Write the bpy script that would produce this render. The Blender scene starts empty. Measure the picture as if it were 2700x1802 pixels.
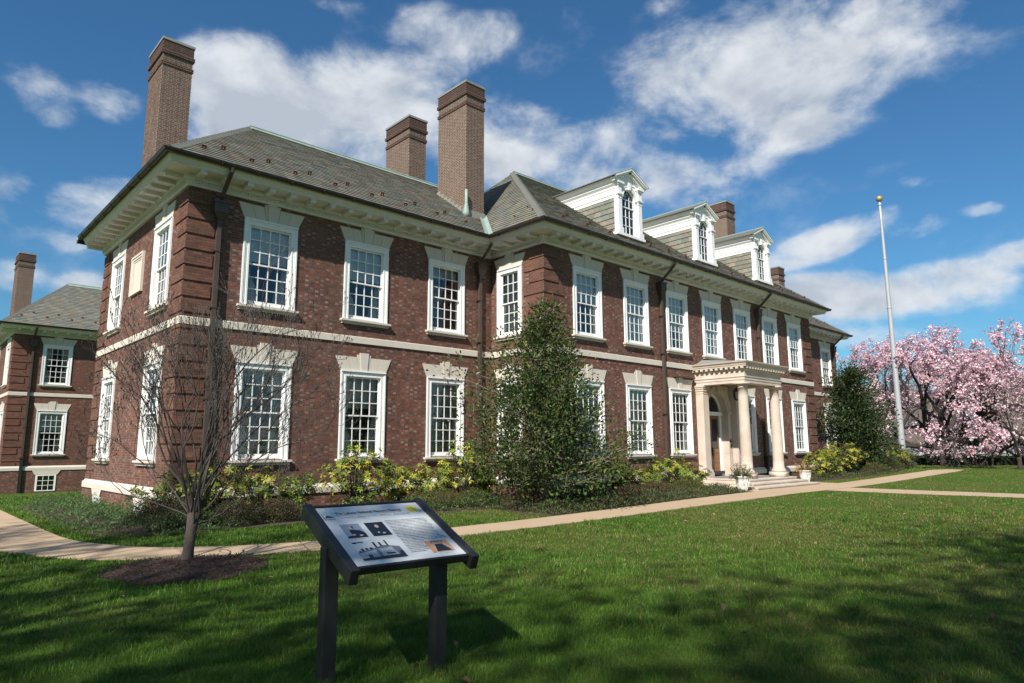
import bpy, bmesh, math, random
import numpy as np
from mathutils import Vector, Matrix, Quaternion
random.seed(11)
rng = np.random.default_rng(11)
SC = bpy.context.scene
COL = SC.collection
R = math.radians

# ------------------------------------------------------------------ camera
cam_d = bpy.data.cameras.new('camera')
cam = bpy.data.objects.new('camera', cam_d)
COL.objects.link(cam)
cam_d.sensor_width = 36.0
cam_d.lens = 23.66
cam_d.clip_start = 0.05
cam_d.clip_end = 2000.0
_r = Vector((0.73126446, -0.68207924, -0.00449458))
_u = Vector((-0.10206605, -0.11593655, 0.9879986))
_f = Vector((0.67441442, 0.72202952, 0.15439741))
EYE = Vector((-5.17185, -17.55112, 1.91745))
cam.matrix_world = Matrix(((_r.x, _u.x, -_f.x, EYE.x), (_r.y, _u.y, -_f.y, EYE.y), (_r.z, _u.z, -_f.z, EYE.z), (0, 0, 0, 1)))
SC.camera = cam

# ------------------------------------------------------------------ light, sky, exposure
SUN = Vector((-2.04, -1.0, 1.97)).normalized()
sun_d = bpy.data.lights.new('sun', 'SUN')
sun_d.energy = 5.0
sun_d.angle = R(0.53)
sun_d.color = (1.0, 0.95, 0.87)
sun = bpy.data.objects.new('sun', sun_d)
COL.objects.link(sun)
sun.rotation_euler = (-SUN).to_track_quat('-Z', 'Y').to_euler()
SC.view_settings.view_transform = 'Standard'
SC.view_settings.look = 'None'
SC.view_settings.gamma = 1.0
SC.view_settings.use_curve_mapping = False
SC.view_settings.exposure = 0.58
SC.render.engine = 'CYCLES'
SC.cycles.max_bounces = 6
SC.cycles.transparent_max_bounces = 12
SC.cycles.use_denoising = True
try:
    SC.cycles.sample_clamp_indirect = 6.0
except Exception:
    pass

world = bpy.data.worlds.new('World')
SC.world = world
world.use_nodes = True
WN = world.node_tree.nodes
WL = world.node_tree.links
WN.clear()
SKY_STRENGTH = 0.054
# clouds: direction (x,y,z), long axis (x,y,z), half sizes, density
CLOUDS = [
    (0.3176, 0.8279, 0.4623, 0.9261, -0.3756, 0.0364, 0.1087, 0.0629, 1),
    (0.407, 0.7946, 0.4505, 0.8821, -0.47, 0.0323, 0.1427, 0.0773, 1),
    (0.3026, 0.8561, 0.4189, 0.9038, -0.3973, 0.1592, 0.0804, 0.0402, 0.9),
    (0.4745, 0.7486, 0.4631, 0.7538, -0.6172, 0.2255, 0.1026, 0.0664, 0.9),
    (0.5172, 0.6677, 0.5354, 0.6247, -0.7221, 0.2971, 0.1006, 0.0414, 0.62),
    (0.4716, 0.6849, 0.5554, 0.5003, -0.7265, 0.4711, 0.0524, 0.0349, 0.5),
    (0.6241, 0.6614, 0.4159, 0.7668, -0.6206, -0.1637, 0.1185, 0.0686, 0.85),
    (0.6997, 0.6048, 0.3804, 0.7009, -0.6841, -0.2015, 0.094, 0.0439, 0.75),
    (0.7234, 0.5432, 0.4262, 0.6257, -0.7767, -0.0721, 0.0797, 0.0429, 0.62),
    (0.781, 0.5057, 0.3663, 0.5904, -0.7891, -0.1694, 0.0922, 0.0461, 0.75),
    (0.8141, 0.443, 0.3755, 0.4624, -0.8857, 0.0423, 0.072, 0.03, 0.5),
    (0.7888, 0.372, 0.4893, 0.4209, -0.907, 0.011, 0.1646, 0.0795, 1),
    (0.8194, 0.2954, 0.4912, 0.3341, -0.9425, 0.0093, 0.1254, 0.0709, 0.95),
    (0.7433, 0.4609, 0.4848, 0.5776, -0.8078, -0.1176, 0.0883, 0.053, 0.8),
    (0.8408, 0.3491, 0.4137, 0.3894, -0.921, -0.0143, 0.0858, 0.0343, 0.7),
    (0.8253, 0.2552, 0.5037, 0.4189, -0.8749, -0.2429, 0.0795, 0.0477, 0.7),
    (0.8996, 0.3447, 0.268, 0.2851, -0.9286, 0.2375, 0.0872, 0.0244, 0.75),
    (0.9161, 0.2787, 0.2881, 0.2373, -0.9564, 0.1704, 0.0336, 0.0168, 0.5),
    (0.9383, 0.289, 0.1901, 0.2895, -0.9568, 0.0253, 0.1297, 0.0338, 0.95),
    (0.9125, 0.3548, 0.2033, 0.3799, -0.9196, -0.1003, 0.076, 0.0263, 0.8),
    (0.9485, 0.2406, 0.206, 0.2382, -0.9705, 0.0368, 0.0657, 0.0219, 0.7),
    (0.9303, 0.2441, 0.2739, 0.2045, -0.9648, 0.1653, 0.0466, 0.0175, 0.6),
    (0.9421, 0.1835, 0.2805, 0.209, -0.9758, -0.0636, 0.0289, 0.0105, 0.55),
    (0.9633, 0.1526, 0.2209, 0.1372, -0.987, 0.0833, 0.0411, 0.0185, 0.65),
    (0.9174, 0.2311, 0.324, 0.3047, -0.9316, -0.1982, 0.0379, 0.0119, 0.38),
    (0.0977, 0.9052, 0.4136, 0.9786, -0.0117, -0.2056, 0.0381, 0.0304, 0.5),
    (0.1115, 0.9133, 0.3918, 0.9934, -0.0913, -0.0699, 0.0361, 0.0232, 0.55),
    (0.1686, 0.8926, 0.4182, 0.9734, -0.2177, 0.0722, 0.048, 0.032, 0.45),
    (0.0829, 0.9517, 0.2955, 0.9661, -0.1495, 0.2103, 0.0358, 0.0332, 0.5),
    (0.1692, 0.9396, 0.2975, 0.865, -0.2863, 0.4121, 0.076, 0.0407, 0.6),
    (0.1482, 0.9563, 0.252, 0.9685, -0.1919, 0.1584, 0.0269, 0.0161, 0.5),
    (0.0983, 0.9748, 0.2001, 0.9815, -0.1282, 0.1421, 0.0415, 0.0259, 0.55),
    (0.1681, 0.9655, 0.199, 0.9734, -0.1945, 0.1212, 0.0381, 0.0218, 0.6),
    (0.937, 0.3189, 0.1423, 0.3214, -0.9469, 0.0061, 0.0916, 0.02, 0.6),
    (0.3573, 0.7448, 0.5636, 0.8471, -0.5126, 0.1404, 0.0617, 0.0157, 0.35),
    (0.6943, 0.4447, 0.5659, 0.6035, -0.7881, -0.1212, 0.0454, 0.017, 0.35),
    (0.6832, 0.5161, 0.5166, 0.6388, -0.7651, -0.0804, 0.0355, 0.0296, 0.3),
    (0.8692, 0.1692, 0.4645, 0.3284, -0.9, -0.2867, 0.0606, 0.0202, 0.3),
]
def build_world():
    N = lambda t: WN.new(t)
    def math_(op, a=None, b=None, c=None, clamp=False):
        n = N('ShaderNodeMath'); n.operation = op; n.use_clamp = clamp
        for i, v in enumerate((a, b, c)):
            if v is None: continue
            if isinstance(v, (int, float)): n.inputs[i].default_value = v
            else: WL.new(v, n.inputs[i])
        return n.outputs[0]
    out = N('ShaderNodeOutputWorld')
    sky = N('ShaderNodeTexSky')
    sky.sky_type = 'NISHITA'
    sky.sun_disc = False
    sky.sun_elevation = math.asin(SUN.z)
    sky.sun_rotation = math.atan2(SUN.x, SUN.y)
    sky.altitude = 0.0
    sky.air_density = 1.25
    sky.dust_density = 0.25
    sky.ozone_density = 2.2
    tc = N('ShaderNodeTexCoord')
    D = tc.outputs['Generated']
    # two noises on a flat cloud layer
    sep = N('ShaderNodeSeparateXYZ'); WL.new(D, sep.inputs[0])
    zz = math_('ADD', math_('ABSOLUTE', sep.outputs[2]), 0.22)
    px = math_('DIVIDE', sep.outputs[0], zz); py = math_('DIVIDE', sep.outputs[1], zz)
    cmb = N('ShaderNodeCombineXYZ'); WL.new(px, cmb.inputs[0]); WL.new(py, cmb.inputs[1])
    n1 = N('ShaderNodeTexNoise'); n1.inputs['Scale'].default_value = 6.5; n1.inputs['Detail'].default_value = 10; n1.inputs['Roughness'].default_value = 0.58
    n1.inputs['Distortion'].default_value = 0.25
    fl = N('ShaderNodeVectorMath'); fl.operation = 'MULTIPLY'; fl.inputs[1].default_value = (1.0, 1.0, 1.55); WL.new(D, fl.inputs[0])
    WL.new(fl.outputs[0], n1.inputs['Vector'])
    n2 = N('ShaderNodeTexNoise'); n2.inputs['Scale'].default_value = 1.3; n2.inputs['Detail'].default_value = 3
    mv = N('ShaderNodeVectorMath'); mv.operation = 'ADD'; mv.inputs[1].default_value = (3.1, 1.7, 0.4)
    WL.new(cmb.outputs[0], mv.inputs[0]); WL.new(mv.outputs[0], n2.inputs['Vector'])
    n3 = N('ShaderNodeTexNoise'); n3.inputs['Scale'].default_value = 19.0; n3.inputs['Detail'].default_value = 8; n3.inputs['Roughness'].default_value = 0.62
    WL.new(fl.outputs[0], n3.inputs['Vector'])
    # cumulus banks at their places in the sky
    acc = None
    for c in CLOUDS:
        cd = Vector(c[0:3]); X = Vector(c[3:6]); X = (X - cd * X.dot(cd)).normalized(); Y = cd.cross(X)
        M = Matrix((X, Y, cd)).transposed()
        mp = N('ShaderNodeMapping'); mp.vector_type = 'TEXTURE'
        mp.inputs['Location'].default_value = cd
        mp.inputs['Rotation'].default_value = M.to_euler()
        mp.inputs['Scale'].default_value = (c[6] * 1.5, c[7] * 1.5, 1.0)
        WL.new(D, mp.inputs['Vector'])
        ln = N('ShaderNodeVectorMath'); ln.operation = 'LENGTH'; WL.new(mp.outputs[0], ln.inputs[0])
        mr = N('ShaderNodeMapRange'); mr.interpolation_type = 'SMOOTHSTEP'
        mr.inputs['From Min'].default_value = 1.15; mr.inputs['From Max'].default_value = 0.0
        mr.inputs['To Min'].default_value = 0.0; mr.inputs['To Max'].default_value = c[8]
        WL.new(ln.outputs['Value'], mr.inputs['Value'])
        acc = mr.outputs[0] if acc is None else math_('SMOOTH_MAX', acc, mr.outputs[0], 0.25)
    # the same broken cumulus everywhere behind the viewer
    behind = N('ShaderNodeVectorMath'); behind.operation = 'DOT_PRODUCT'; behind.inputs[1].default_value = (-0.68, -0.72, 0.15)
    WL.new(D, behind.inputs[0])
    bm_ = N('ShaderNodeMapRange'); bm_.inputs['From Min'].default_value = -0.35; bm_.inputs['From Max'].default_value = 0.1
    WL.new(behind.outputs['Value'], bm_.inputs['Value'])
    gen = math_('MULTIPLY', math_('MULTIPLY', math_('SUBTRACT', n2.outputs['Fac'], 0.34), 2.4, clamp=True), bm_.outputs[0])
    acc = math_('MAXIMUM', acc, gen)
    dens = math_('ADD', acc, math_('MULTIPLY', math_('SUBTRACT', n1.outputs['Fac'], 0.50), 1.9))
    dens = math_('ADD', dens, math_('MULTIPLY', math_('SUBTRACT', n3.outputs['Fac'], 0.5), 0.75))
    dens = math_('MULTIPLY', dens, math_('MULTIPLY', acc, 3.0, clamp=True))
    mr = N('ShaderNodeMapRange'); mr.interpolation_type = 'SMOOTHSTEP'
    mr.inputs['From Min'].default_value = 0.15; mr.inputs['From Max'].default_value = 0.92
    mr.inputs['To Max'].default_value = 0.95
    WL.new(dens, mr.inputs['Value'])
    # thick parts lean to grey
    sh = N('ShaderNodeMapRange'); sh.inputs['From Min'].default_value = 0.45; sh.inputs['From Max'].default_value = 1.25
    WL.new(dens, sh.inputs['Value'])
    ccol = N('ShaderNodeMix'); ccol.data_type = 'RGBA'
    ccol.inputs[6].default_value = (0.53, 0.555, 0.58, 1); ccol.inputs[7].default_value = (0.34, 0.375, 0.43, 1)
    off = N('ShaderNodeVectorMath'); off.operation = 'ADD'; off.inputs[1].default_value = SUN * 0.035; WL.new(fl.outputs[0], off.inputs[0])
    n4 = N('ShaderNodeTexNoise'); n4.inputs['Scale'].default_value = 6.5; n4.inputs['Detail'].default_value = 7; WL.new(off.outputs[0], n4.inputs['Vector'])
    lit = math_('MULTIPLY', math_('SUBTRACT', n4.outputs['Fac'], n1.outputs['Fac']), 5.0)
    var = math_('ADD', math_('ADD', math_('MULTIPLY', sh.outputs[0], 0.7), lit), math_('MULTIPLY', math_('SUBTRACT', 0.52, n2.outputs['Fac']), 2.0), clamp=True)
    WL.new(var, ccol.inputs[0])
    sb = N('ShaderNodeMix'); sb.data_type = 'RGBA'; sb.blend_type = 'MULTIPLY'; sb.inputs[0].default_value = 1.0
    sb.inputs[7].default_value = (SKY_STRENGTH * 0.50, SKY_STRENGTH * 0.97, SKY_STRENGTH * 1.30, 1)
    WL.new(sky.outputs[0], sb.inputs[6])
    mix = N('ShaderNodeMix'); mix.data_type = 'RGBA'
    WL.new(mr.outputs[0], mix.inputs[0]); WL.new(sb.outputs[2], mix.inputs[6]); WL.new(ccol.outputs[2], mix.inputs[7])
    bg = N('ShaderNodeBackground'); bg.inputs[1].default_value = 1.0
    WL.new(mix.outputs[2], bg.inputs[0]); WL.new(bg.outputs[0], out.inputs[0])
    world.cycles.sampling_method = 'MANUAL'
    world.cycles.sample_map_resolution = 512
build_world()

# ------------------------------------------------------------------ helpers
def ss(t):
    t = min(1.0, max(0.0, t)); return t * t * (3 - 2 * t)
def H(x, y):
    return (0.2 + 0.12 * ss((x - 5) / 12) + 0.22 * ss((x - 22) / 18) + 0.1 * ss((-9 - y) / 4) * (1 - ss((x - 10) / 15))
            - 0.78 * ss((y - 9) / 19) * (1 - ss((x - 6) / 10)))
def Hn(x, y):
    s = lambda t: (lambda q: q * q * (3 - 2 * q))(np.clip(t, 0, 1))
    return (0.2 + 0.12 * s((x - 5) / 12) + 0.22 * s((x - 22) / 18) + 0.1 * s((-9 - y) / 4) * (1 - s((x - 10) / 15))
            - 0.78 * s((y - 9) / 19) * (1 - s((x - 6) / 10)))
def wloc(o):
    v = Vector((0, 0, 0))
    while o is not None:
        v = v + o.location; o = o.parent
    return v
def link(name, data, parent=None, mat=None):
    o = bpy.data.objects.new(name, data)
    COL.objects.link(o)
    if parent is not None: o.parent = parent
    return o
def empty(name, loc):
    o = bpy.data.objects.new(name, None); COL.objects.link(o)
    o.location = loc; o.empty_display_size = 0.2
    return o
def tag(o, label=None, cat=None, group=None, kind=None):
    if label: o['label'] = label
    if cat: o['category'] = cat
    if group: o['group'] = group
    if kind: o['kind'] = kind
    return o
def thing(name, loc, label, cat, group=None):
    return tag(empty(name, loc), label, cat, group)
def setmats(me, mats):
    for m in (mats if isinstance(mats, (list, tuple)) else [mats]): me.materials.append(m)

class MB:
    """collects shapes in world space, builds ONE mesh object"""
    def __init__(s): s.v = []; s.f = []; s.m = []
    def add(s, vs, fs, m=0):
        b = len(s.v); s.v += [tuple(p) for p in vs]
        s.f += [tuple(b + i for i in f) for f in fs]; s.m += [m] * len(fs)
    def box(s, x0, x1, y0, y1, z0, z1, m=0):
        s.add([(x0, y0, z0), (x1, y0, z0), (x1, y1, z0), (x0, y1, z0), (x0, y0, z1), (x1, y0, z1), (x1, y1, z1), (x0, y1, z1)],
              [(0, 3, 2, 1), (4, 5, 6, 7), (0, 1, 5, 4), (1, 2, 6, 5), (2, 3, 7, 6), (3, 0, 4, 7)], m)
    def obox(s, c, ax, ay, az, m=0):
        c = Vector(c); ax = Vector(ax); ay = Vector(ay); az = Vector(az)
        P = [c + ax * i + ay * j + az * k for k in (-1, 1) for (i, j) in ((-1, -1), (1, -1), (1, 1), (-1, 1))]
        s.add(P, [(0, 3, 2, 1), (4, 5, 6, 7), (0, 1, 5, 4), (1, 2, 6, 5), (2, 3, 7, 6), (3, 0, 4, 7)], m)
    def prism(s, poly, ext, m=0):
        n = len(poly); e = Vector(ext); A = [Vector(p) for p in poly]; B = [p + e for p in A]
        s.add(A + B, [tuple(range(n))[::-1], tuple(range(n, 2 * n))] + [(i, (i + 1) % n, n + (i + 1) % n, n + i) for i in range(n)], m)
    def frust(s, c, z0, z1, a0, b0, a1, b1, m=0):
        x, y = c
        s.add([(x - a0, y - b0, z0), (x + a0, y - b0, z0), (x + a0, y + b0, z0), (x - a0, y + b0, z0),
               (x - a1, y - b1, z1), (x + a1, y - b1, z1), (x + a1, y + b1, z1), (x - a1, y + b1, z1)],
              [(0, 3, 2, 1), (4, 5, 6, 7), (0, 1, 5, 4), (1, 2, 6, 5), (2, 3, 7, 6), (3, 0, 4, 7)], m)
    def tube(s, pts, rad, n=6, m=0, caps=True):
        pts = [Vector(p) for p in pts]; k = len(pts)
        if not isinstance(rad, (list, tuple)): rad = [rad] * k
        vs = []
        ref = None
        for i, p in enumerate(pts):
            d = (pts[min(i + 1, k - 1)] - pts[max(i - 1, 0)])
            if d.length < 1e-9: d = Vector((0, 0, 1))
            d.normalize()
            if ref is None:
                ref = d.orthogonal().normalized()
            ref = (ref - d * ref.dot(d))
            ref = ref.normalized() if ref.length > 1e-6 else d.orthogonal().normalized()
            b = d.cross(ref)
            vs += [p + (ref * math.cos(2 * math.pi * j / n) + b * math.sin(2 * math.pi * j / n)) * rad[i] for j in range(n)]
        fs = [(i * n + j, i * n + (j + 1) % n, (i + 1) * n + (j + 1) % n, (i + 1) * n + j) for i in range(k - 1) for j in range(n)]
        if caps: fs += [tuple(range(n))[::-1], tuple(range((k - 1) * n, k * n))]
        s.add(vs, fs, m)
    def lathe(s, prof, c, n=20, m=0):
        cx, cy, cz = c; k = len(prof)
        vs = [(cx + r * math.cos(2 * math.pi * j / n), cy + r * math.sin(2 * math.pi * j / n), cz + z) for r, z in prof for j in range(n)]
        fs = [(i * n + j, i * n + (j + 1) % n, (i + 1) * n + (j + 1) % n, (i + 1) * n + j) for i in range(k - 1) for j in range(n)]
        fs += [tuple(range(n))[::-1], tuple(range((k - 1) * n, k * n))]
        s.add(vs, fs, m)
    def sphere(s, c, r, n=12, m=0, sz=1.0):
        s.lathe([(max(1e-4, r * math.sin(math.pi * i / n)), -r * sz * math.cos(math.pi * i / n)) for i in range(n + 1)], c, n * 2, m)
    def sweep(s, prof, outline, m=0, closed=False, ends=True):
        """prof: (d outward, z); outline: 2D points, outward to the right of travel; mitred"""
        P = [Vector(p) for p in outline]; k = len(P); offs = []
        for i in range(k):
            def nrm(a, b):
                d = (b - a).normalized(); return Vector((d.y, -d.x))
            ns = []
            if i > 0: ns.append(nrm(P[i - 1], P[i]))
            if i < k - 1: ns.append(nrm(P[i], P[i + 1]))
            if len(ns) == 2: o = (ns[0] + ns[1]) / (1 + ns[0].dot(ns[1]))
            else: o = ns[0]
            offs.append(o)
        q = len(prof)
        vs = [(P[i].x + offs[i].x * d, P[i].y + offs[i].y * d, z) for i in range(k) for d, z in prof]
        fs = [(i * q + j, (i + 1) * q + j, (i + 1) * q + (j + 1) % q, i * q + (j + 1) % q) for i in range(k - 1) for j in range(q if closed else q - 1)]
        if closed and ends: fs += [tuple(range(q)), tuple(range((k - 1) * q, k * q))[::-1]]
        s.add(vs, fs, m)
    def mesh(s, name, mats, smooth=False, off=Vector((0, 0, 0)), fix=True):
        me = bpy.data.meshes.new(name)
        me.from_pydata([(v[0] - off.x, v[1] - off.y, v[2] - off.z) for v in s.v], [], s.f)
        setmats(me, mats)
        if len(me.materials) > 1: me.polygons.foreach_set('material_index', s.m)
        if smooth: me.polygons.foreach_set('use_smooth', [True] * len(me.polygons))
        if fix:
            b = bmesh.new(); b.from_mesh(me); bmesh.ops.recalc_face_normals(b, faces=b.faces); b.to_mesh(me); b.free()
        me.update()
        return me
    def build(s, name, mats, parent=None, smooth=False, fix=True):
        return link(name, s.mesh(name, mats, smooth, wloc(parent), fix), parent)

def np_build(name, V, F, mats, parent=None, tint=None, smooth=False, kind=None):
    """big meshes from arrays; tint = colour per face"""
    off = np.array(wloc(parent)); V = np.asarray(V, np.float32) - off.astype(np.float32); F = np.asarray(F, np.int32)
    me = bpy.data.meshes.new(name); k = F.shape[1]
    me.vertices.add(len(V)); me.vertices.foreach_set('co', V.ravel())
    me.loops.add(F.size); me.loops.foreach_set('vertex_index', F.ravel())
    me.polygons.add(len(F)); me.polygons.foreach_set('loop_start', np.arange(0, F.size, k, dtype=np.int32))
    try: me.polygons.foreach_set('loop_total', np.full(len(F), k, np.int32))
    except Exception: pass
    setmats(me, mats)
    me.polygons.foreach_set('use_smooth', np.full(len(F), bool(smooth)))
    if tint is not None:
        a = me.attributes.new('tint', 'FLOAT_COLOR', 'FACE')
        t = np.ones((len(F), 4), np.float32); t[:, :3] = tint
        a.data.foreach_set('color', t.ravel())
    me.update(calc_edges=True)
    o = link(name, me, parent)
    if kind: o['kind'] = kind
    return o
def boxes_np(lo, hi, skip_back=None):
    """axis aligned boxes, 6 quads"""
    lo = np.asarray(lo, float); hi = np.asarray(hi, float); n = len(lo)
    c = np.array([(0, 0, 0), (1, 0, 0), (1, 1, 0), (0, 1, 0), (0, 0, 1), (1, 0, 1), (1, 1, 1), (0, 1, 1)], float)
    V = lo[:, None, :] + c[None] * (hi - lo)[:, None, :]
    f = np.array([(0, 3, 2, 1), (4, 5, 6, 7), (0, 1, 5, 4), (1, 2, 6, 5), (2, 3, 7, 6), (3, 0, 4, 7)])
    F = (np.arange(n) * 8)[:, None, None] + f[None]
    return V.reshape(-1, 3), F.reshape(-1, 4)

# ------------------------------------------------------------------ materials
MATS = {}
def mat(name, col, rough=0.7, metal=0.0, noise=None, bump=None, attr=None, spec=0.5, coat=None, trans=None, wave=None):
    """noise=(scale, colour2, amount[, detail]); bump=(scale, strength, distance); attr = face colour attribute"""
    if name in MATS: return MATS[name]
    m = bpy.data.materials.new(name); m.use_nodes = True
    nt = m.node_tree; N = nt.nodes; L = nt.links
    bs = N['Principled BSDF']
    bs.inputs['Roughness'].default_value = rough
    bs.inputs['Metallic'].default_value = metal
    bs.inputs['Specular IOR Level'].default_value = spec
    c = (*col, 1) if col is not None else (1, 1, 1, 1)
    bs.inputs['Base Color'].default_value = c
    cur = None
    tc = N.new('ShaderNodeTexCoord')
    if attr:
        a = N.new('ShaderNodeAttribute'); a.attribute_name = attr; cur = a.outputs['Color']
    if noise:
        for q in (noise if isinstance(noise[0], (list, tuple)) else [noise]):
            n = N.new('ShaderNodeTexNoise'); n.inputs['Scale'].default_value = q[0]; n.inputs['Detail'].default_value = q[3] if len(q) > 3 else 5
            n.inputs['Roughness'].default_value = 0.6
            L.new(tc.outputs['Object'], n.inputs['Vector'])
            if len(q) > 4:
                mp = N.new('ShaderNodeMapping'); mp.inputs['Scale'].default_value = q[4]
                L.new(tc.outputs['Object'], mp.inputs['Vector']); L.new(mp.outputs[0], n.inputs['Vector'])
            mr = N.new('ShaderNodeMapRange'); mr.inputs['From Min'].default_value = 0.35; mr.inputs['From Max'].default_value = 0.68
            mr.inputs['To Max'].default_value = q[2]
            L.new(n.outputs['Fac'], mr.inputs['Value'])
            mx = N.new('ShaderNodeMix'); mx.data_type = 'RGBA'
            L.new(mr.outputs[0], mx.inputs[0])
            if cur is not None: L.new(cur, mx.inputs[6])
            else: mx.inputs[6].default_value = c
            mx.inputs[7].default_value = (*q[1], 1)
            cur = mx.outputs[2]
    if cur is not None: L.new(cur, bs.inputs['Base Color'])
    if bump:
        n = N.new('ShaderNodeTexNoise'); n.inputs['Scale'].default_value = bump[0]; n.inputs['Detail'].default_value = 6
        L.new(tc.outputs['Object'], n.inputs['Vector'])
        b = N.new('ShaderNodeBump'); b.inputs['Strength'].default_value = bump[1]; b.inputs['Distance'].default_value = bump[2]
        L.new(n.outputs['Fac'], b.inputs['Height']); L.new(b.outputs[0], bs.inputs['Normal'])
    if trans:
        tr = N.new('ShaderNodeBsdfTranslucent')
        if cur is not None: L.new(cur, tr.inputs[0])
        else: tr.inputs[0].default_value = c
        mxs = N.new('ShaderNodeMixShader'); mxs.inputs[0].default_value = trans
        L.new(bs.outputs[0], mxs.inputs[1]); L.new(tr.outputs[0], mxs.inputs[2])
        L.new(mxs.outputs[0], N['Material Output'].inputs[0])
    MATS[name] = m
    return m
def glass_mat(name, tintc, refl_rough=0.02, ior=1.5, base=0.06):
    m = bpy.data.materials.new(name); m.use_nodes = True
    nt = m.node_tree; N = nt.nodes; L = nt.links; N.clear()
    o = N.new('ShaderNodeOutputMaterial'); mx = N.new('ShaderNodeMixShader')
    fr = N.new('ShaderNodeFresnel'); fr.inputs[0].default_value = ior
    ad = N.new('ShaderNodeMath'); ad.operation = 'ADD'; ad.inputs[1].default_value = base; ad.use_clamp = True
    L.new(fr.outputs[0], ad.inputs[0]); L.new(ad.outputs[0], mx.inputs[0])
    t = N.new('ShaderNodeBsdfTransparent'); t.inputs[0].default_value = (*tintc, 1)
    g = N.new('ShaderNodeBsdfGlossy'); g.inputs['Roughness'].default_value = refl_rough; g.inputs[0].default_value = (0.95, 0.97, 1, 1)
    nz = N.new('ShaderNodeTexNoise'); nz.inputs['Scale'].default_value = 3.0
    tc = N.new('ShaderNodeTexCoord'); L.new(tc.outputs['Object'], nz.inputs['Vector'])
    bp = N.new('ShaderNodeBump'); bp.inputs['Strength'].default_value = 0.28; bp.inputs['Distance'].default_value = 0.03
    L.new(nz.outputs['Fac'], bp.inputs['Height']); L.new(bp.outputs[0], g.inputs['Normal'])
    L.new(t.outputs[0], mx.inputs[1]); L.new(g.outputs[0], mx.inputs[2]); L.new(mx.outputs[0], o.inputs[0])
    return m
M_brick = mat('brick_clay', None, 0.85, attr='tint', noise=[(38.0, (0.085, 0.038, 0.03), 0.45), (0.5, (0.075, 0.040, 0.031), 0.46, 6, (1.6, 1.6, .55)), (1.7, (0.20, 0.105, 0.072), 0.22, 7, (1.5, 1.5, .35))], bump=(160, 0.2, 0.002))
M_mortar = mat('mortar', (0.27, 0.205, 0.14), 0.95, noise=(9.0, (0.20, 0.155, 0.115), 0.7))
M_lime = mat('limestone', (0.60, 0.54, 0.45), 0.8, noise=[(1.1, (0.40, 0.36, 0.30), 0.4, 7, (1.4, 1.4, .5)), (5.0, (0.52, 0.47, 0.40), 0.7, 6, (1, 1, 0.25)), (60, (0.66, 0.61, 0.53), 0.5)], bump=(220, 0.12, 0.002))
M_limewarm = mat('sandstone', (0.46, 0.38, 0.32), 0.8, noise=[(3.0, (0.44, 0.36, 0.28), 0.6, 6, (1.3, 1.3, 0.35)), (1.3, (0.64, 0.57, 0.47), 0.6)], bump=(200, 0.15, 0.002))
M_white = mat('white_paint', (0.82, 0.82, 0.81), 0.45, noise=[(14, (0.77, 0.77, 0.75), 0.6), (2.2, (0.70, 0.69, 0.65), 0.35, 7, (2, 2, .35))], bump=(90, 0.06, 0.001))
M_cream = mat('cornice_paint', (0.68, 0.655, 0.635), 0.5, noise=(3, (0.60, 0.575, 0.55), 0.7), bump=(70, 0.06, 0.001))
M_sash = mat('sash_paint', (0.76, 0.76, 0.74), 0.4)
M_bronze = mat('dark_bronze', (0.034, 0.027, 0.021), 0.4, metal=0.2, noise=(6, (0.055, 0.042, 0.03), 0.8))
M_pipe = mat('brown_metal', (0.066, 0.047, 0.035), 0.5, metal=0.1, noise=(4, (0.09, 0.065, 0.05), 0.7))
M_iron = mat('black_iron', (0.012, 0.012, 0.013), 0.5, noise=(20, (0.03, 0.027, 0.025), 0.6))
M_copper = mat('green_copper', (0.20, 0.28, 0.245), 0.6, noise=(4, (0.32, 0.36, 0.31), 0.7))
M_rust = mat('rusty_iron', (0.22, 0.075, 0.035), 0.8, noise=(30, (0.05, 0.025, 0.02), 0.8))
M_lead = mat('lead_flashing', (0.19, 0.20, 0.20), 0.55, noise=(5, (0.30, 0.25, 0.19), 0.6))
M_chimmort = mat('pale_mortar', (0.32, 0.285, 0.22), 0.95, noise=(3.0, (0.30, 0.26, 0.20), 0.7))
M_slate = mat('slate', None, 0.6, attr='tint', noise=(16, (0.10, 0.088, 0.072), 0.5), bump=(50, 0.25, 0.004))
M_deck = mat('roof_felt', (0.035, 0.032, 0.03), 0.9)
M_glass = glass_mat('window_glass', (0.86, 0.90, 0.89))
M_curtain = mat('curtain_cloth', (0.80, 0.77, 0.68), 0.9, trans=0.2)
M_blind = mat('blind_slats', (0.70, 0.72, 0.70), 0.7)
M_shade = mat('roller_shade', (0.80, 0.82, 0.82), 0.85, trans=0.1)
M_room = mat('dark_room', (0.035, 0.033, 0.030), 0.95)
M_wood = mat('oak_door', (0.27, 0.115, 0.045), 0.35, noise=(6, (0.17, 0.065, 0.025), 0.8, 6, (8, 8, 0.7)), spec=0.6)
M_black = mat('black_panel', (0.012, 0.012, 0.013), 0.35)
M_concrete = mat('concrete', (0.41, 0.295, 0.185), 0.9, noise=[(1.5, (0.34, 0.245, 0.155), 0.8), (30, (0.45, 0.335, 0.22), 0.5), (0.35, (0.44, 0.325, 0.21), 0.6)], bump=(120, 0.2, 0.003))
M_soil = mat('planting_soil', (0.045, 0.028, 0.018), 0.95, noise=(12, (0.085, 0.055, 0.035), 0.8), bump=(30, 0.6, 0.03))
M_mulch = mat('bark_mulch', (0.030, 0.016, 0.011), 0.95, noise=(25, (0.07, 0.04, 0.028), 0.8), bump=(40, 0.8, 0.03))
M_chip = mat('mulch_chips', None, 0.9, attr='tint')
M_bark = mat('grey_bark', (0.085, 0.068, 0.055), 0.95, noise=(14, (0.05, 0.04, 0.033), 0.9, 6, (1, 1, 0.35)), bump=(40, 0.7, 0.012))
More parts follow.
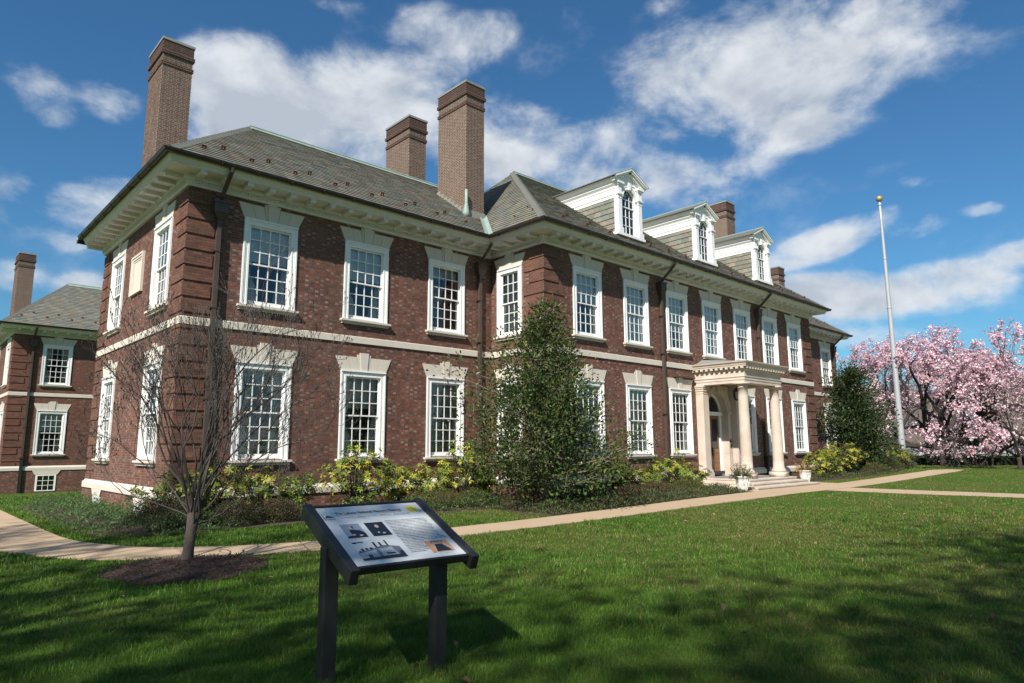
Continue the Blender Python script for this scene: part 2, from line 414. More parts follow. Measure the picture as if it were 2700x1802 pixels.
M_twig = mat('twig_bark', (0.066, 0.053, 0.045), 0.9, noise=(9, (0.036, 0.03, 0.026), 0.7))
M_barkd = mat('dark_bark', (0.050, 0.040, 0.034), 0.95, noise=(12, (0.025, 0.02, 0.018), 0.8), bump=(25, 0.8, 0.02))
M_leaf = mat('waxy_leaf', None, 0.42, attr='tint', spec=0.32, trans=0.2)
M_soft = mat('soft_leaf', None, 0.55, attr='tint', spec=0.35, trans=0.28)
M_petal = mat('petal', None, 0.6, attr='tint', trans=0.30)
M_blade = mat('grass_blade', None, 0.5, attr='tint', spec=0.35, trans=0.3)
M_pole = mat('pale_metal', (0.36, 0.375, 0.39), 0.5, metal=0.1)
M_gold = mat('brass_ball', (0.36, 0.26, 0.115), 0.5, metal=0.3)
M_signframe = mat('sign_metal', (0.017, 0.0155, 0.0155), 0.42, metal=0.1, noise=(8, (0.03, 0.029, 0.031), 0.7), bump=(300, 0.1, 0.001))
M_panel = mat('sign_panel', (0.56, 0.585, 0.585), 0.25, spec=0.5)
def flat(name, c, r=0.4): return mat(name, c, r)
M_ink = flat('print_ink', (0.05, 0.055, 0.065)); M_inkg = flat('grey_ink', (0.24, 0.26, 0.28))
M_pot = mat('white_pot', (0.74, 0.72, 0.68), 0.5, noise=(12, (0.55, 0.53, 0.49), 0.6))

def grass_material():
    m = bpy.data.materials.new('lawn'); m.use_nodes = True
    nt = m.node_tree; N = nt.nodes; L = nt.links; bs = N['Principled BSDF']
    bs.inputs['Roughness'].default_value = 0.9; bs.inputs['Specular IOR Level'].default_value = 0.1
    tc = N.new('ShaderNodeTexCoord')
    def nz(sc, d=5, rough=.6):
        n = N.new('ShaderNodeTexNoise'); n.inputs['Scale'].default_value = sc; n.inputs['Detail'].default_value = d; n.inputs['Roughness'].default_value = rough
        L.new(tc.outputs['Object'], n.inputs['Vector']); return n.outputs['Fac']
    def mr(v, a, b):
        q = N.new('ShaderNodeMapRange'); q.inputs['From Min'].default_value = a; q.inputs['From Max'].default_value = b; L.new(v, q.inputs['Value']); return q.outputs[0]
    def mx(f, a, b):
        q = N.new('ShaderNodeMix'); q.data_type = 'RGBA'
        L.new(f, q.inputs[0])
        for i, v in ((6, a), (7, b)):
            if isinstance(v, tuple): q.inputs[i].default_value = (*v, 1)
            else: L.new(v, q.inputs[i])
        return q.outputs[2]
    c = mx(mr(nz(5.0), .35, .7), (0.052, 0.120, 0.011), (0.078, 0.150, 0.016))
    c = mx(mr(nz(0.35, 4), .42, .72), c, (0.135, 0.13, 0.036))
    c = mx(mr(nz(70, 3), .40, .75), c, (0.028, 0.065, 0.010))
    L.new(c, bs.inputs['Base Color'])
    b = N.new('ShaderNodeBump'); b.inputs['Strength'].default_value = 0.8; b.inputs['Distance'].default_value = 0.05
    L.new(nz(45, 6, .7), b.inputs['Height']); L.new(b.outputs[0], bs.inputs['Normal'])
    return m
M_lawn = grass_material()

# ------------------------------------------------------------------ ground
def ground():
    xs = np.concatenate([[-700, -350, -180, -110, -80], np.arange(-60, 110, 1.0), [112, 125, 150, 200, 300, 450, 900]])
    ys = np.concatenate([[-700, -350, -180, -110], np.arange(-70, 60, 1.0), [62, 80, 120, 200, 350, 800]])
    X, Y = np.meshgrid(xs, ys, indexing='ij')
    V = np.stack([X, Y, Hn(X, Y)], -1).reshape(-1, 3)
    nx, ny = len(xs), len(ys)
    i, j = np.meshgrid(np.arange(nx - 1), np.arange(ny - 1), indexing='ij')
    a = (i * ny + j).ravel()
    F = np.stack([a, a + ny, a + ny + 1, a + 1], -1)
    o = np_build('lawn', V, F, M_lawn, smooth=True, kind='structure')
    return o
ground()
def strip(name, left, right, m, dz, thick=0.0, n=None):
    """sheet between two edge lines that follows the ground"""
    k = len(left); b = MB(); cols = 5
    vs = []
    for (x0, y0), (x1, y1) in zip(left, right):
        for c in range(cols):
            t = c / (cols - 1); x = x0 + (x1 - x0) * t; y = y0 + (y1 - y0) * t
            vs.append((x, y, H(x, y) + dz))
    fs = [(i * cols + c, (i + 1) * cols + c, (i + 1) * cols + c + 1, i * cols + c + 1) for i in range(k - 1) for c in range(cols - 1)]
    b.add(vs, fs)
    # edge skirts
    for c, s in ((0, 1), (cols - 1, -1)):
        top = [vs[i * cols + c] for i in range(k)]
        b.add(top + [(x, y, z - 0.06) for x, y, z in top], [(i, i + 1, k + i + 1, k + i) for i in range(k - 1)])
    return tag(b.build(name, m), kind='structure')
def catmull(pts, n=8):
    P = [Vector(p) for p in pts]; P = [P[0] * 2 - P[1]] + P + [P[-1] * 2 - P[-2]]; out = []
    for i in range(1, len(P) - 2):
        for t in range(n):
            t /= n
            out.append(0.5 * ((2 * P[i]) + (P[i + 1] - P[i - 1]) * t + (2 * P[i - 1] - 5 * P[i] + 4 * P[i + 1] - P[i + 2]) * t * t + (-P[i - 1] + 3 * P[i] - 3 * P[i + 1] + P[i + 2]) * t ** 3))
    out.append(P[-2]); return [tuple(p) for p in out]
inner = [(-2.6, 15), (-2.5, 9), (-2.45, 6), (-2.42, 2), (-2.35, -1.9), (-2.02, -3.4), (-1.55, -4.35), (-0.95, -4.95), (-0.1, -5.4), (1.2, -5.78), (4.1, -5.87), (8, -5.86), (12, -5.88), (16, -5.85)]
outer = [(-4.6, 15), (-4.5, 9), (-4.4, 6), (-4.3, 2), (-3.75, -1.9), (-3.35, -3.4), (-2.75, -4.9), (-1.95, -5.72), (-0.8, -6.35), (1.0, -6.9), (4.1, -7.02), (8, -7.1), (12, -7.16), (16, -7.3)]
inner = catmull(inner, 10); outer = catmull(outer, 10)
inner += [(x, -5.85) for x in np.arange(16.4, 36.2, 0.5)]; outer += [(x, -7.25) for x in np.arange(16.4, 36.2, 0.5)]
inner += [(37.2, -5.7), (38.6, -6.2)]; outer += [(37.2, -7.15), (38.6, -7.0)]
path = strip('footpath', inner, outer, M_soil, 0.008)
def slabs(parent, L, Rr, step, dz, gap=0.030):
    d = [0.0]
    for a, c, e, f in zip(L, L[1:], Rr, Rr[1:]): d.append(d[-1] + .5 * (math.dist(a, c) + math.dist(e, f)))
    def at(t):
        for i in range(len(d) - 1):
            if d[i + 1] >= t or i == len(d) - 2:
                q = (t - d[i]) / max(1e-6, d[i + 1] - d[i]); return [(P[i][0] + (P[i + 1][0] - P[i][0]) * q, P[i][1] + (P[i + 1][1] - P[i][1]) * q) for P in (L, Rr)]
    n = max(1, round(d[-1] / step))
    for i in range(n):
        t0, t1 = d[-1] * i / n + gap / 2, d[-1] * (i + 1) / n - gap / 2; k = 5; b = MB(); tilt = random.uniform(-.003, .003)
        top = []
        for j in range(k):
            (x0, y0), (x1, y1) = at(t0 + (t1 - t0) * j / (k - 1))
            for c in range(4): q = c / 3; x, y = x0 + (x1 - x0) * q, y0 + (y1 - y0) * q; top.append((x, y, H(x, y) + dz + tilt * (j - 2) / 2))
        b.add(top, [(j * 4 + c, (j + 1) * 4 + c, (j + 1) * 4 + c + 1, j * 4 + c + 1) for j in range(k - 1) for c in range(3)])
        edge = [top[c] for c in range(4)] + [top[j * 4 + 3] for j in range(1, k)] + [top[(k - 1) * 4 + c] for c in (2, 1, 0)] + [top[j * 4] for j in range(k - 2, 0, -1)]
        m = len(edge); b.add(edge + [(x, y, z - .05) for x, y, z in edge], [(j, (j + 1) % m, m + (j + 1) % m, m + j) for j in range(m)])
        b.build('paving_slab', M_concrete, parent)
slabs(path, inner, outer, 1.52, 0.024)
cl, cr = [(19.8, y) for y in np.arange(-7.26, -40, -0.6)], [(21.75, y) for y in np.arange(-7.26, -40, -0.6)]
slabs(strip('cross_path', cl, cr, M_soil, 0.006), cl, cr, 1.52, 0.020)
strip('entrance_apron', [(x, -3.0) for x in np.arange(17.3, 24.9, 0.4)], [(x, -5.86) for x in np.arange(17.3, 24.9, 0.4)], M_concrete, 0.018)
def bed(pts_in, pts_out):
    strip('planting_bed', catmull(pts_in, 6), catmull(pts_out, 6), M_soil, 0.012)
bed([(-0.9, 8.6), (-0.2, 3), (-0.1, -0.2), (2, -0.1), (10, -0.1)], [(-1.9, 7.5), (-1.9, 3), (-1.6, -2.2), (2, -2.7), (7.6, -3.2)])
bed([(10.1, -0.1), (10.2, -2.6), (14, -2.62), (17.2, -2.62)], [(7.6, -3.2), (7.4, -5.8), (13.5, -5.80), (17.2, -5.80)])
bed([(24.2, -2.62), (30.3, -2.62), (34, -0.1), (41, -0.1)], [(24.4, -4.4), (29.0, -4.9), (34, -4.9), (41, -3.6)])

# ------------------------------------------------------------------ brickwork
CH = 0.0677
REDS = np.array([(0.200, 0.062, 0.034), (0.162, 0.050, 0.030), (0.220, 0.078, 0.044), (0.120, 0.042, 0.028), (0.178, 0.066, 0.040)])
GREYS = np.array([(0.235, 0.180, 0.165), (0.18, 0.145, 0.14), (0.30, 0.245, 0.215)])
DARKS = np.array([(0.045, 0.040, 0.044), (0.07, 0.056, 0.056), (0.095, 0.06, 0.052)])
def courses(u0, u1, z0, z1, holes=(), q_lo=None, q_hi=None, rg=None, jt=0.0):
    """rows of (ua, ub, za, zb, proud, kind): Flemish bond with toothed brick quoins at either end"""
    rg = rg or np.random.default_rng(5)
    out = []
    k0 = int(math.floor(z0 / CH + 0.5)); k1 = int(math.floor(z1 / CH + 0.5))
    for k in range(k0, k1):
        za, zb = k * CH + 0.005 + jt, (k + 1) * CH - 0.005 - jt
        blk = k // 6; inb = k % 6 != 5
        Ll = (0.93 if blk % 2 else 0.66) if q_lo else 0.0
        Lh = (0.93 if blk % 2 else 0.66) if q_hi else 0.0
        segs = [(u0 + Ll, u1 - Lh, 0)]
        if q_lo: segs.append((u0 - (0.03 if inb else 0), u0 + Ll, 1))
        if q_hi: segs.append((u1 - Lh, u1 + (0.03 if inb else 0), 1))
        for a, b, q in segs:
            if b - a < 0.03: continue
            if q:
                u = a - (0.107 if k % 2 else 0.0); cells = []
                while u < b: cells.append((u, u + 0.203, 3)); u += 0.213
            else:
                per = 0.3165; u = math.floor(a / per) * per - per + (per / 2 if k % 2 else 0); cells = []
                while u < b:
                    cells.append((u, u + 0.203, 0)); cells.append((u + 0.213, u + 0.3065, 1)); u += per
            for ca, cb, kd in cells:
                ca, cb = max(ca + jt, a + 0.003), min(cb - jt, b - 0.003)
                if cb - ca < 0.02: continue
                parts = [(ca, cb)]
                zc = (za + zb) / 2
                for h in holes:
                    if h[2] < zc < h[3]:
                        np_ = []
                        for p, r in parts:
                            if r <= h[0] or p >= h[1]: np_.append((p, r)); continue
                            if p < h[0] - 0.02: np_.append((p, h[0]))
                            if r > h[1] + 0.02: np_.append((h[1], r))
                        parts = np_
                for p, r in parts:
                    out.append((p, r, za, zb, 0.03 if (q and inb) else 0.0, kd))
    return np.array(out)
def brick_tint(kind, rg, tan=0.0):
    n = len(kind); t = REDS[rg.integers(0, len(REDS), n)] * rg.uniform(0.8, 1.18, (n, 1))
    h = kind == 1; r = rg.random(n)
    g = h & (r < 0.43); d = h & (r >= 0.43) & (r < 0.80)
    t[g] = GREYS[rg.integers(0, 3, g.sum())] * rg.uniform(0.75, 1.15, (g.sum(), 1))
    t[d] = DARKS[rg.integers(0, 3, d.sum())] * rg.uniform(0.8, 1.2, (d.sum(), 1))
    o = (kind == 0) & (rg.random(n) < 0.03); t[o] = t[o] * 0.55
    if tan: t = t * (1 - tan) + np.array([0.13, 0.08, 0.06]) * tan
    return t
def bricks_geo(rows, O, U, Nn, rg):
    O, U, Nn = (np.array(v, float) for v in (O, U, Nn)); n = len(rows)
    fr = rows[:, 4] + 0.0045 + rg.uniform(-0.0015, 0.0015, n); bk = np.full(n, -0.01)
    ua, ub, za, zb = rows[:, 0], rows[:, 1], rows[:, 2], rows[:, 3]
    def P(u, w, z): return O[None] + u[:, None] * U[None] + w[:, None] * Nn[None] + z[:, None] * np.array([[0, 0, 1.0]])
    V = np.stack([P(ua, fr, za), P(ub, fr, za), P(ub, fr, zb), P(ua, fr, zb), P(ua, bk, za), P(ub, bk, za), P(ub, bk, zb), P(ua, bk, zb)], 1)
    f = np.array([(0, 1, 2, 3), (0, 4, 5, 1), (1, 5, 6, 2), (2, 6, 7, 3), (3, 7, 4, 0)])
    F = (np.arange(n) * 8)[:, None, None] + f[None]
    return V.reshape(-1, 3), F.reshape(-1, 4)
class Pile:
    def __init__(s): s.V = []; s.F = []; s.T = []; s.n = 0
    def add(s, V, F, T):
        s.V.append(V); s.F.append(F + s.n); s.T.append(T); s.n += len(V)
    def build(s, name, m, parent, kind='stuff'):
        return np_build(name, np.concatenate(s.V), np.concatenate(s.F), m, parent, np.concatenate(s.T), kind=kind)
def sheet(b, O, U, Nn, u0, u1, z0, z1, holes, m=0, off=0.0):
    us = sorted({u0, u1, *[min(max(h[i], u0), u1) for h in holes for i in (0, 1)]})
    zs = sorted({z0, z1, *[min(max(h[i], z0), z1) for h in holes for i in (2, 3)]})
    O, U, Nn = Vector(O), Vector(U), Vector(Nn)
    P = lambda u, z: O + U * u + Nn * off + Vector((0, 0, z))
    for a, c in zip(us, us[1:]):
        for d, e in zip(zs, zs[1:]):
            if c - a < 1e-6 or e - d < 1e-6: continue
            mu, mz = (a + c) / 2, (d + e) / 2
            if any(h[0] < mu < h[1] and h[2] < mz < h[3] for h in holes): continue
            b.add([P(a, d), P(c, d), P(c, e), P(a, e)], [(0, 1, 2, 3)], m)
    for h in holes:   # reveals
        if h[2] >= z1: continue
        for (a, d), (c, e) in (((h[0], h[2]), (h[0], h[3])), ((h[1], h[2]), (h[1], h[3])), ((h[0], h[2]), (h[1], h[2])), ((h[0], h[3]), (h[1], h[3]))):
            q = -Nn * 0.16
            b.add([P(a, d), P(c, e), P(c, e) + q, P(a, d) + q], [(0, 1, 2, 3)], m)

# ------------------------------------------------------------------ windows (local: x along wall, y inward, z up; origin at casing bottom centre)
def ring(b, xo, xi, z0, zo, zi, y0, y1, m=0):
    b.box(-xo, -xi, y0, y1, z0, zo, m); b.box(xi, xo, y0, y1, z0, zo, m); b.box(-xi, xi, y0, y1, zi, zo, m)
WW = 0.752
def window_meshes(h, key, WW=WW, nc=4):
    W = {}
    b = MB()
    ring(b, WW, WW - 0.045, 0, h, h - 0.045, -0.052, 0.0); ring(b, WW - 0.045, WW - 0.085, 0, h - 0.045, h - 0.085, -0.040, 0.0)
    ring(b, WW - 0.085, WW - 0.125, 0, h - 0.085, h - 0.125, -0.030, 0.0); ring(b, WW - 0.125, WW - 0.17, 0, h - 0.125, h - 0.165, -0.040, 0.13)
    b.box(-WW, WW, -0.074, -0.0525, h - 0.032, h + 0.012)
    b.box(-(WW - 0.17), WW - 0.17, 0.02, 0.13, 0.0, 0.075)
    W['frame'] = b.mesh('window_' + key, M_white)
    xi = WW - 0.17; zb, zt = 0.075, h - 0.165; zm = (zb + zt) / 2 + 0.01
    def sash(z0, z1, y0, y1, rb, rt):
        b = MB(); st = 0.048
        b.box(-xi, -xi + st, y0, y1, z0, z1); b.box(xi - st, xi, y0, y1, z0, z1)
        b.box(-xi + st, xi - st, y0, y1, z0, z0 + rb); b.box(-xi + st, xi - st, y0, y1, z1 - rt, z1)
        gx = 2 * (xi - st); gz = z1 - z0 - rb - rt; x0, zz0 = -xi + st, z0 + rb
        for i in range(1, nc): b.box(x0 + gx * i / nc - 0.0125, x0 + gx * i / nc + 0.0125, y0 + 0.004, y1 - 0.006, zz0, zz0 + gz)
        for i in range(1, 3): b.box(x0, x0 + gx, y0 + 0.0055, y1 - 0.0075, zz0 + gz * i / 3 - 0.0125, zz0 + gz * i / 3 + 0.0125)
        cells = [(x0 + gx * (i + .5) / nc, (y0 + y1) / 2, zz0 + gz * (j + .5) / 3) for i in range(nc) for j in range(3)]
        return b.mesh('sash_' + key, M_sash), cells, gx / 2 / nc, gz / 6
    W['upper'], c1, px, pz = sash(zm - 0.02, zt, 0.030, 0.072, 0.04, 0.05)
    W['lower'], c2, px2, pz2 = sash(zb, zm + 0.02, 0.076, 0.116, 0.085, 0.04)
    W['cells'] = [(c, px, pz) for c in c1] + [(c, px2, pz2) for c in c2]; W['half'] = len(c1)
    def pane(px, pz):
        b = MB(); b.add([(-px, 0, -pz), (px, 0, -pz), (px, 0, pz), (-px, 0, pz)], [(0, 1, 2, 3)]); return b.mesh('pane_' + key, M_glass, fix=False)
    W['pane'] = {12: pane(px, pz), 24: pane(px2, pz2)}
    b = MB()
    for (c, ax, az) in W['cells']:
        x, y, z = c; b.add([(x - ax, y, z - az), (x + ax, y, z - az), (x + ax, y, z + az), (x - ax, y, z + az)], [(0, 1, 2, 3)])
    W['glazing'] = b.mesh('glazing_' + key, M_glass, fix=False)
    b = MB(); b.box(-WW - .088, WW + .088, -0.135, 0.02, -0.055, 0.0); b.box(-WW - .063, WW + .063, -0.105, 0.02, -0.085, -0.0555); b.box(-WW - .038, WW + .038, -0.075, 0.02, -0.13, -0.0855)
    W['sill'] = b.mesh('sill_' + key, M_lime)
    # flat arch: bottom follows casing head, splayed
    z0, z1 = h + 0.012, h + 0.41; ew = WW + .183; e0 = WW + .013
    def stone(a0, a1, t0, t1, zt, y):
        b = MB(); b.prism([(a0, y, z0), (a1, y, z0), (t1, y, zt), (t0, y, zt)], (0, 0.05 - y, 0)); return b.mesh('lintel_' + key, M_lime)
    kb, kt, sb, st_ = 0.105, 0.148, 0.165, 0.235
    mb, mt = WW * .585, WW * .75
    g = 0.003
    W['stones'] = [stone(-e0, -mb - g, -ew, -mt - g, z1, -0.028), stone(-mb + g, -sb - g, -mt + g, -st_ - g, z1, -0.026), stone(-sb + g, -kb - g, -st_ + g, -kt - g, z1 + 0.075, -0.030),
                   stone(kb + g, sb - g, kt + g, st_ - g, z1 + 0.075, -0.030), stone(sb + g, mb - g, st_ + g, mt - g, z1, -0.026), stone(mb + g, e0, mt + g, ew, z1, -0.028)]
    W['key'] = stone(-kb, kb, -kt, kt, z1 + 0.13, -0.052)
    # dressings behind the glass
    def drape(s):
        b = MB(); n = 22; rows = 9; vs = []
        for r in range(rows):
            t = r / (rows - 1); z = zt - t * (zt - zb)
            wd = 0.36 * (1 - 0.68 * math.exp(-((t - 0.55) / 0.16) ** 2)) if s[1] else 0.24
            for i in range(n):
                q = i / (n - 1); vs.append((s[0] * (xi - wd * q), 0.21 + 0.03 * math.sin(q * 26 + r * .3), z))
        b.add(vs, [(r * n + i, r * n + i + 1, (r + 1) * n + i + 1, (r + 1) * n + i) for r in range(rows - 1) for i in range(n - 1)])
        return b.mesh('drape_' + key, M_curtain, smooth=True, fix=False)
    W['drape'] = {k: drape(k) for k in ((-1, 1), (1, 1), (-1, 0), (1, 0))}
    def blind(zlow):
        b = MB(); z = zt
        while z > zlow:
            b.add([(-xi, 0.17, z), (xi, 0.17, z), (xi, 0.195, z - 0.036), (-xi, 0.195, z - 0.036)], [(0, 1, 2, 3)]); z -= 0.034
        return b.mesh('blind_' + key, M_blind, fix=False)
    W['blind'] = {'full': blind(zb), 'half': blind(zm + .25), 'top': blind(zt - .35)}
    def shade(zlow):
        b = MB(); b.box(-xi, xi, 0.15, 0.154, zlow, zt); b.box(-xi, xi, 0.145, 0.165, zlow - 0.02, zlow); return b.mesh('shade_' + key, M_shade)
    W['shade'] = {'half': shade(zm + 0.12), 'full': shade(zb), 'low': shade(zm - 0.3), 'top': shade(zt - .3)}
    return W
WLOW = window_meshes(2.54, 'low'); WUP = window_meshes(2.378, 'up')
NLOW = window_meshes(2.54, 'narrow_low', 0.615, 3); NUP = window_meshes(2.378, 'narrow_up', 0.615, 3)
PANES = [0]
def put_window(house, x, y, z, rot, W, dress, panes=False):
    o = link('window', W['frame'], house); o.location = Vector((x, y, z)) - wloc(house); o.rotation_euler = (0, 0, rot)
    link('upper_sash', W['upper'], o); link('lower_sash', W['lower'], o); link('sill', W['sill'], o); link('keystone', W['key'], o)
    for s in W['stones']: link('lintel_stone', s, o)
    if panes:
        for i, (c, ax, az) in enumerate(W['cells']):
            p = link('pane', W['pane'][12 if i < W['half'] else 24], o); p.location = c
            p.rotation_euler = (random.uniform(-.014, .014), 0, random.uniform(-.014, .014))
    else:
        link('glazing', W['glazing'], o)
    for d in dress.split():
        if d == 'drapes': link('curtain', W['drape'][(-1, 1)], o); link('curtain', W['drape'][(1, 1)], o)
        elif d == 'sides': link('curtain', W['drape'][(-1, 0)], o); link('curtain', W['drape'][(1, 0)], o)
        elif d.startswith('blind'): link('blind', W['blind'][d[6:]], o)
        elif d.startswith('shade'): link('shade', W['shade'][d[6:]], o)
    return o

# ------------------------------------------------------------------ generic house pieces
ZB0, ZB1, ZW, ZC, ZG = 4.966, 5.164, 0.943, 8.534, 9.0
PH = -math.pi / 2
def hole(u, z, h): return (u - WW + 0.11, u + WW - 0.11, z + 0.03, z + h - 0.11)
def stone_run(name, parent, O, U, Nn, u0, u1, prof, piece=2.1, gap=0.004):
    """a course of separate stones along a wall; prof = (depth, z) polygon"""
    O, U, Nn = Vector(O), Vector(U), Vector(Nn); n = max(1, round((u1 - u0) / piece)); L = (u1 - u0) / n
    for i in range(n):
        a, b_ = u0 + i * L + gap / 2, u0 + (i + 1) * L - gap / 2
        b = MB(); b.prism([O + U * a + Nn * d + Vector((0, 0, z)) for d, z in prof], U * (b_ - a)); b.build(name, M_lime, parent)
BELT = [(-0.01, ZB0), (0.045, ZB0), (0.045, ZB1 - 0.02), (0.035, ZB1), (-0.01, ZB1)]
WTAB = [(-0.01, 0.69), (0.115, 0.69), (0.115, 0.84), (0.10, 0.87), (0.06, 0.90), (0.035, ZW), (-0.01, ZW)]
CORN = [(0.0, ZC), (0.075, ZC), (0.08, ZC + 0.035), (0.10, ZC + 0.05), (0.10, ZC + 0.066), (0.10, ZC + 0.135), (0.145, ZC + 0.145), (0.155, ZC + 0.165), (0.165, ZC + 0.19), (0.165, ZC + 0.275),
        (0.64, ZC + 0.275), (0.64, ZC + 0.30), (0.665, ZC + 0.31), (0.68, ZC + 0.36), (0.725, ZC + 0.42), (0.74, ZC + 0.47), (0.0, ZC + 0.47)]
def cornice(house, outline, mod_sides=None):
    b = MB(); b.sweep(CORN, outline, closed=True); c = b.build('cornice', M_cream, house)
    # dentils (joined) and modillions (each its own)
    lo, hi = [], []
    mm = {}
    for i, (p, q) in enumerate(zip(outline, outline[1:])):
        p, q = Vector(p), Vector(q); d = (q - p); L = d.length; d.normalize(); nn = Vector((d.y, -d.x))
        t = 0.03
        while t < L - 0.03:
            A = p + d * t + nn * 0.10; B = p + d * (t + 0.045) + nn * 0.138
            lo.append((min(A.x, B.x), min(A.y, B.y), ZC + 0.068)); hi.append((max(A.x, B.x), max(A.y, B.y), ZC + 0.134)); t += 0.075
        convex0 = i > 0 and (Vector(outline[i]) - Vector(outline[i - 1])).cross(d) > 0
        cv = lambda a_, b_, c_: (Vector(b_) - Vector(a_)).normalized().cross((Vector(c_) - Vector(b_)).normalized())
        s0 = 0.0 if i == 0 else (0.14 if cv(outline[i - 1], outline[i], outline[i + 1]) > 0 else 0.62)
        s1 = L if i == len(outline) - 2 else (L - 0.14 if cv(outline[i], outline[i + 1], outline[i + 2]) > 0 else L - 0.62)
        n = max(1, round((s1 - s0) / 0.585)); st = (s1 - s0) / n
        key = (round(nn.x), round(nn.y))
        if key not in mm:
            m = MB(); m.obox(nn.to_3d() * 0.375 + Vector((0, 0, -0.052)), d.to_3d() * 0.075, nn.to_3d() * 0.21, (0, 0, 0.052)); m.obox(nn.to_3d() * 0.385 + Vector((0, 0, -0.0125)), d.to_3d() * 0.09, nn.to_3d() * 0.225, (0, 0, 0.012))
            mm[key] = m.mesh('modillion', M_cream)
        for j in range(n + 1):
            if (s0 < 0 and j == 0) and i > 0 and False: continue
            w = p + d * (s0 + st * j)
            o = link('modillion', mm[key], c); o.location = Vector((w.x, w.y, ZC + 0.275)) - wloc(c)
    V, F = boxes_np(lo, hi); o = np_build('dentil_band', V, F, M_cream, c, kind='stuff')
    return c
def gutter(house, outline):
    b = MB()
    prof = [(0.75 + 0.075 - 0.075 * math.cos(a), ZG + 0.055 - 0.10 * math.sin(a)) for a in np.linspace(0, math.pi, 9)]
    prof += [(0.905, ZG + 0.062), (0.905, ZG + 0.045)]
    inner_ = [(d, z) for d, z in [(0.885, ZG + 0.05), (0.825, ZG - 0.02), (0.765, ZG + 0.05)]]
    b.sweep(prof + inner_, outline, closed=True)
    for p, q in zip(outline, outline[1:]):
        p, q = Vector(p), Vector(q); d = (q - p); L = d.length; d.normalize(); nn = Vector((d.y, -d.x)); n = max(2, round(L / 0.92))
        for j in range(n):
            c = p + d * (L * (j + .5) / n)
            pts = [(c + nn * (0.825 - 0.086 * math.cos(a))).to_3d() + Vector((0, 0, ZG + 0.055 - 0.114 * math.sin(a))) for a in np.linspace(0.1, math.pi - 0.1, 7)]
            b.tube([Vector((v.x, v.y, v.z)) for v in pts], 0.012, 4)
    return b.build('gutter', M_bronze, house)
def downspout(house, x, y, nn, zboot=1.35, ground_z=0.2, boot=True):
    """y = wall plane; nn = outward sign along -y"""
    o = MB()
    g0 = Vector((x, y - 0.83, ZG - 0.02)); g1 = Vector((x, y - 0.80, ZG - 0.12)); g2 = Vector((x, y - 0.16, ZC - 0.21)); g3 = Vector((x, y - 0.14, ZC - 0.32))
    o.tube([g0, g1, g2, g3], 0.055, 6)
    o.box(x - 0.055, x + 0.055, y - 0.15, y - 0.045, zboot, ZC - 0.75)
    o.box(x - 0.20, x + 0.20, y - 0.27, y - 0.035, ZC - 0.33, ZC - 0.27); o.box(x - 0.175, x + 0.175, y - 0.245, y - 0.035, ZC - 0.58, ZC - 0.3305)
    o.add([(x - .175, y - .245, ZC - .5805), (x + .175, y - .245, ZC - .5805), (x + .175, y - .035, ZC - .5805), (x - .175, y - .035, ZC - .5805), (x - .056, y - .155, ZC - .78), (x + .056, y - .155, ZC - .78), (x + .056, y - .04, ZC - .78), (x - .056, y - .04, ZC - .78)],
          [(0, 1, 2, 3), (4, 5, 6, 7), (0, 1, 5, 4), (1, 2, 6, 5), (2, 3, 7, 6), (3, 0, 4, 7)])
    d = o.build('downspout', M_pipe, house)
    b = MB()
    for z in (3.1, 5.42, 6.9):
        b.box(x - 0.10, x + 0.10, y - 0.157, y - 0.02, z, z + 0.035)
    b.build('pipe_bracket', M_bronze, d)
    if boot:
        b = MB(); b.box(x - 0.075, x + 0.075, y - 0.185, y - 0.032, ground_z - .1, zboot + 0.0); b.box(x - 0.10, x + 0.10, y - 0.21, y - 0.028, zboot - 0.02, zboot + 0.09); b.build('pipe_boot', M_iron, d)
    return d
SL_COL = np.array([(0.195, 0.19, 0.145), (0.16, 0.172, 0.135), (0.215, 0.195, 0.15), (0.18, 0.165, 0.14), (0.15, 0.165, 0.15), (0.235, 0.185, 0.135), (0.21, 0.145, 0.11)])
SL_P = np.array([.22, .22, .2, .14, .12, .07, .03])
def slates(poly, O, U, S, expo=0.205, wid=0.27, rg=None, over=0.0):
    """slates on a plane: O origin, U along eave, S up the slope (unit), poly convex in (u,v). returns list of corner sets + tint"""
    O, U, S = (np.array(v, float) for v in (O, U, S)); Nn = np.cross(U, S); Nn = Nn / np.linalg.norm(Nn)
    if Nn[2] < 0: Nn = -Nn
    vmax = max(p[1] for p in poly); rows = int(vmax / expo) + 1; out = []; cols = []
    def span(v):
        xs = []
        for (a, b), (c, d) in zip(poly, poly[1:] + poly[:1]):
            if (b - v) * (d - v) <= 0 and abs(b - d) > 1e-9: xs.append(a + (c - a) * (v - b) / (d - b))
        return (min(xs), max(xs)) if len(xs) >= 2 else None
    for r in range(rows):
        v0, v1 = r * expo, (r + 1) * expo
        sp = span(min(v0 + expo * .5, vmax - 1e-3))
        if not sp: continue
        u = sp[0] - (rg.random() * wid)
        while u < sp[1]:
            w = wid * rg.uniform(0.8, 1.15); a, b = max(u, sp[0]), min(u + w - 0.004, sp[1]); u += w
            if b - a < 0.03: continue
            j = rg.uniform(-0.004, 0.004); h = 0.030 + rg.uniform(0, 0.008)
            P = lambda uu, vv, nn: O + U * uu + S * vv + Nn * nn
            va = max(v0 + j, 0); vb = min(v1 + 0.02, vmax)
            out.append([P(a, va, 0.002), P(b, va, 0.002), P(b, va, h), P(a, va, h), P(b, vb, 0.006), P(a, vb, 0.006)])
            cols.append(SL_COL[rg.choice(len(SL_COL), p=SL_P)] * rg.uniform(0.82, 1.18))
    return np.array(out), np.array(cols)
SL_F = np.array([(0, 1, 2, 3), (3, 2, 4, 5), (0, 3, 5, 0), (1, 4, 2, 1)])
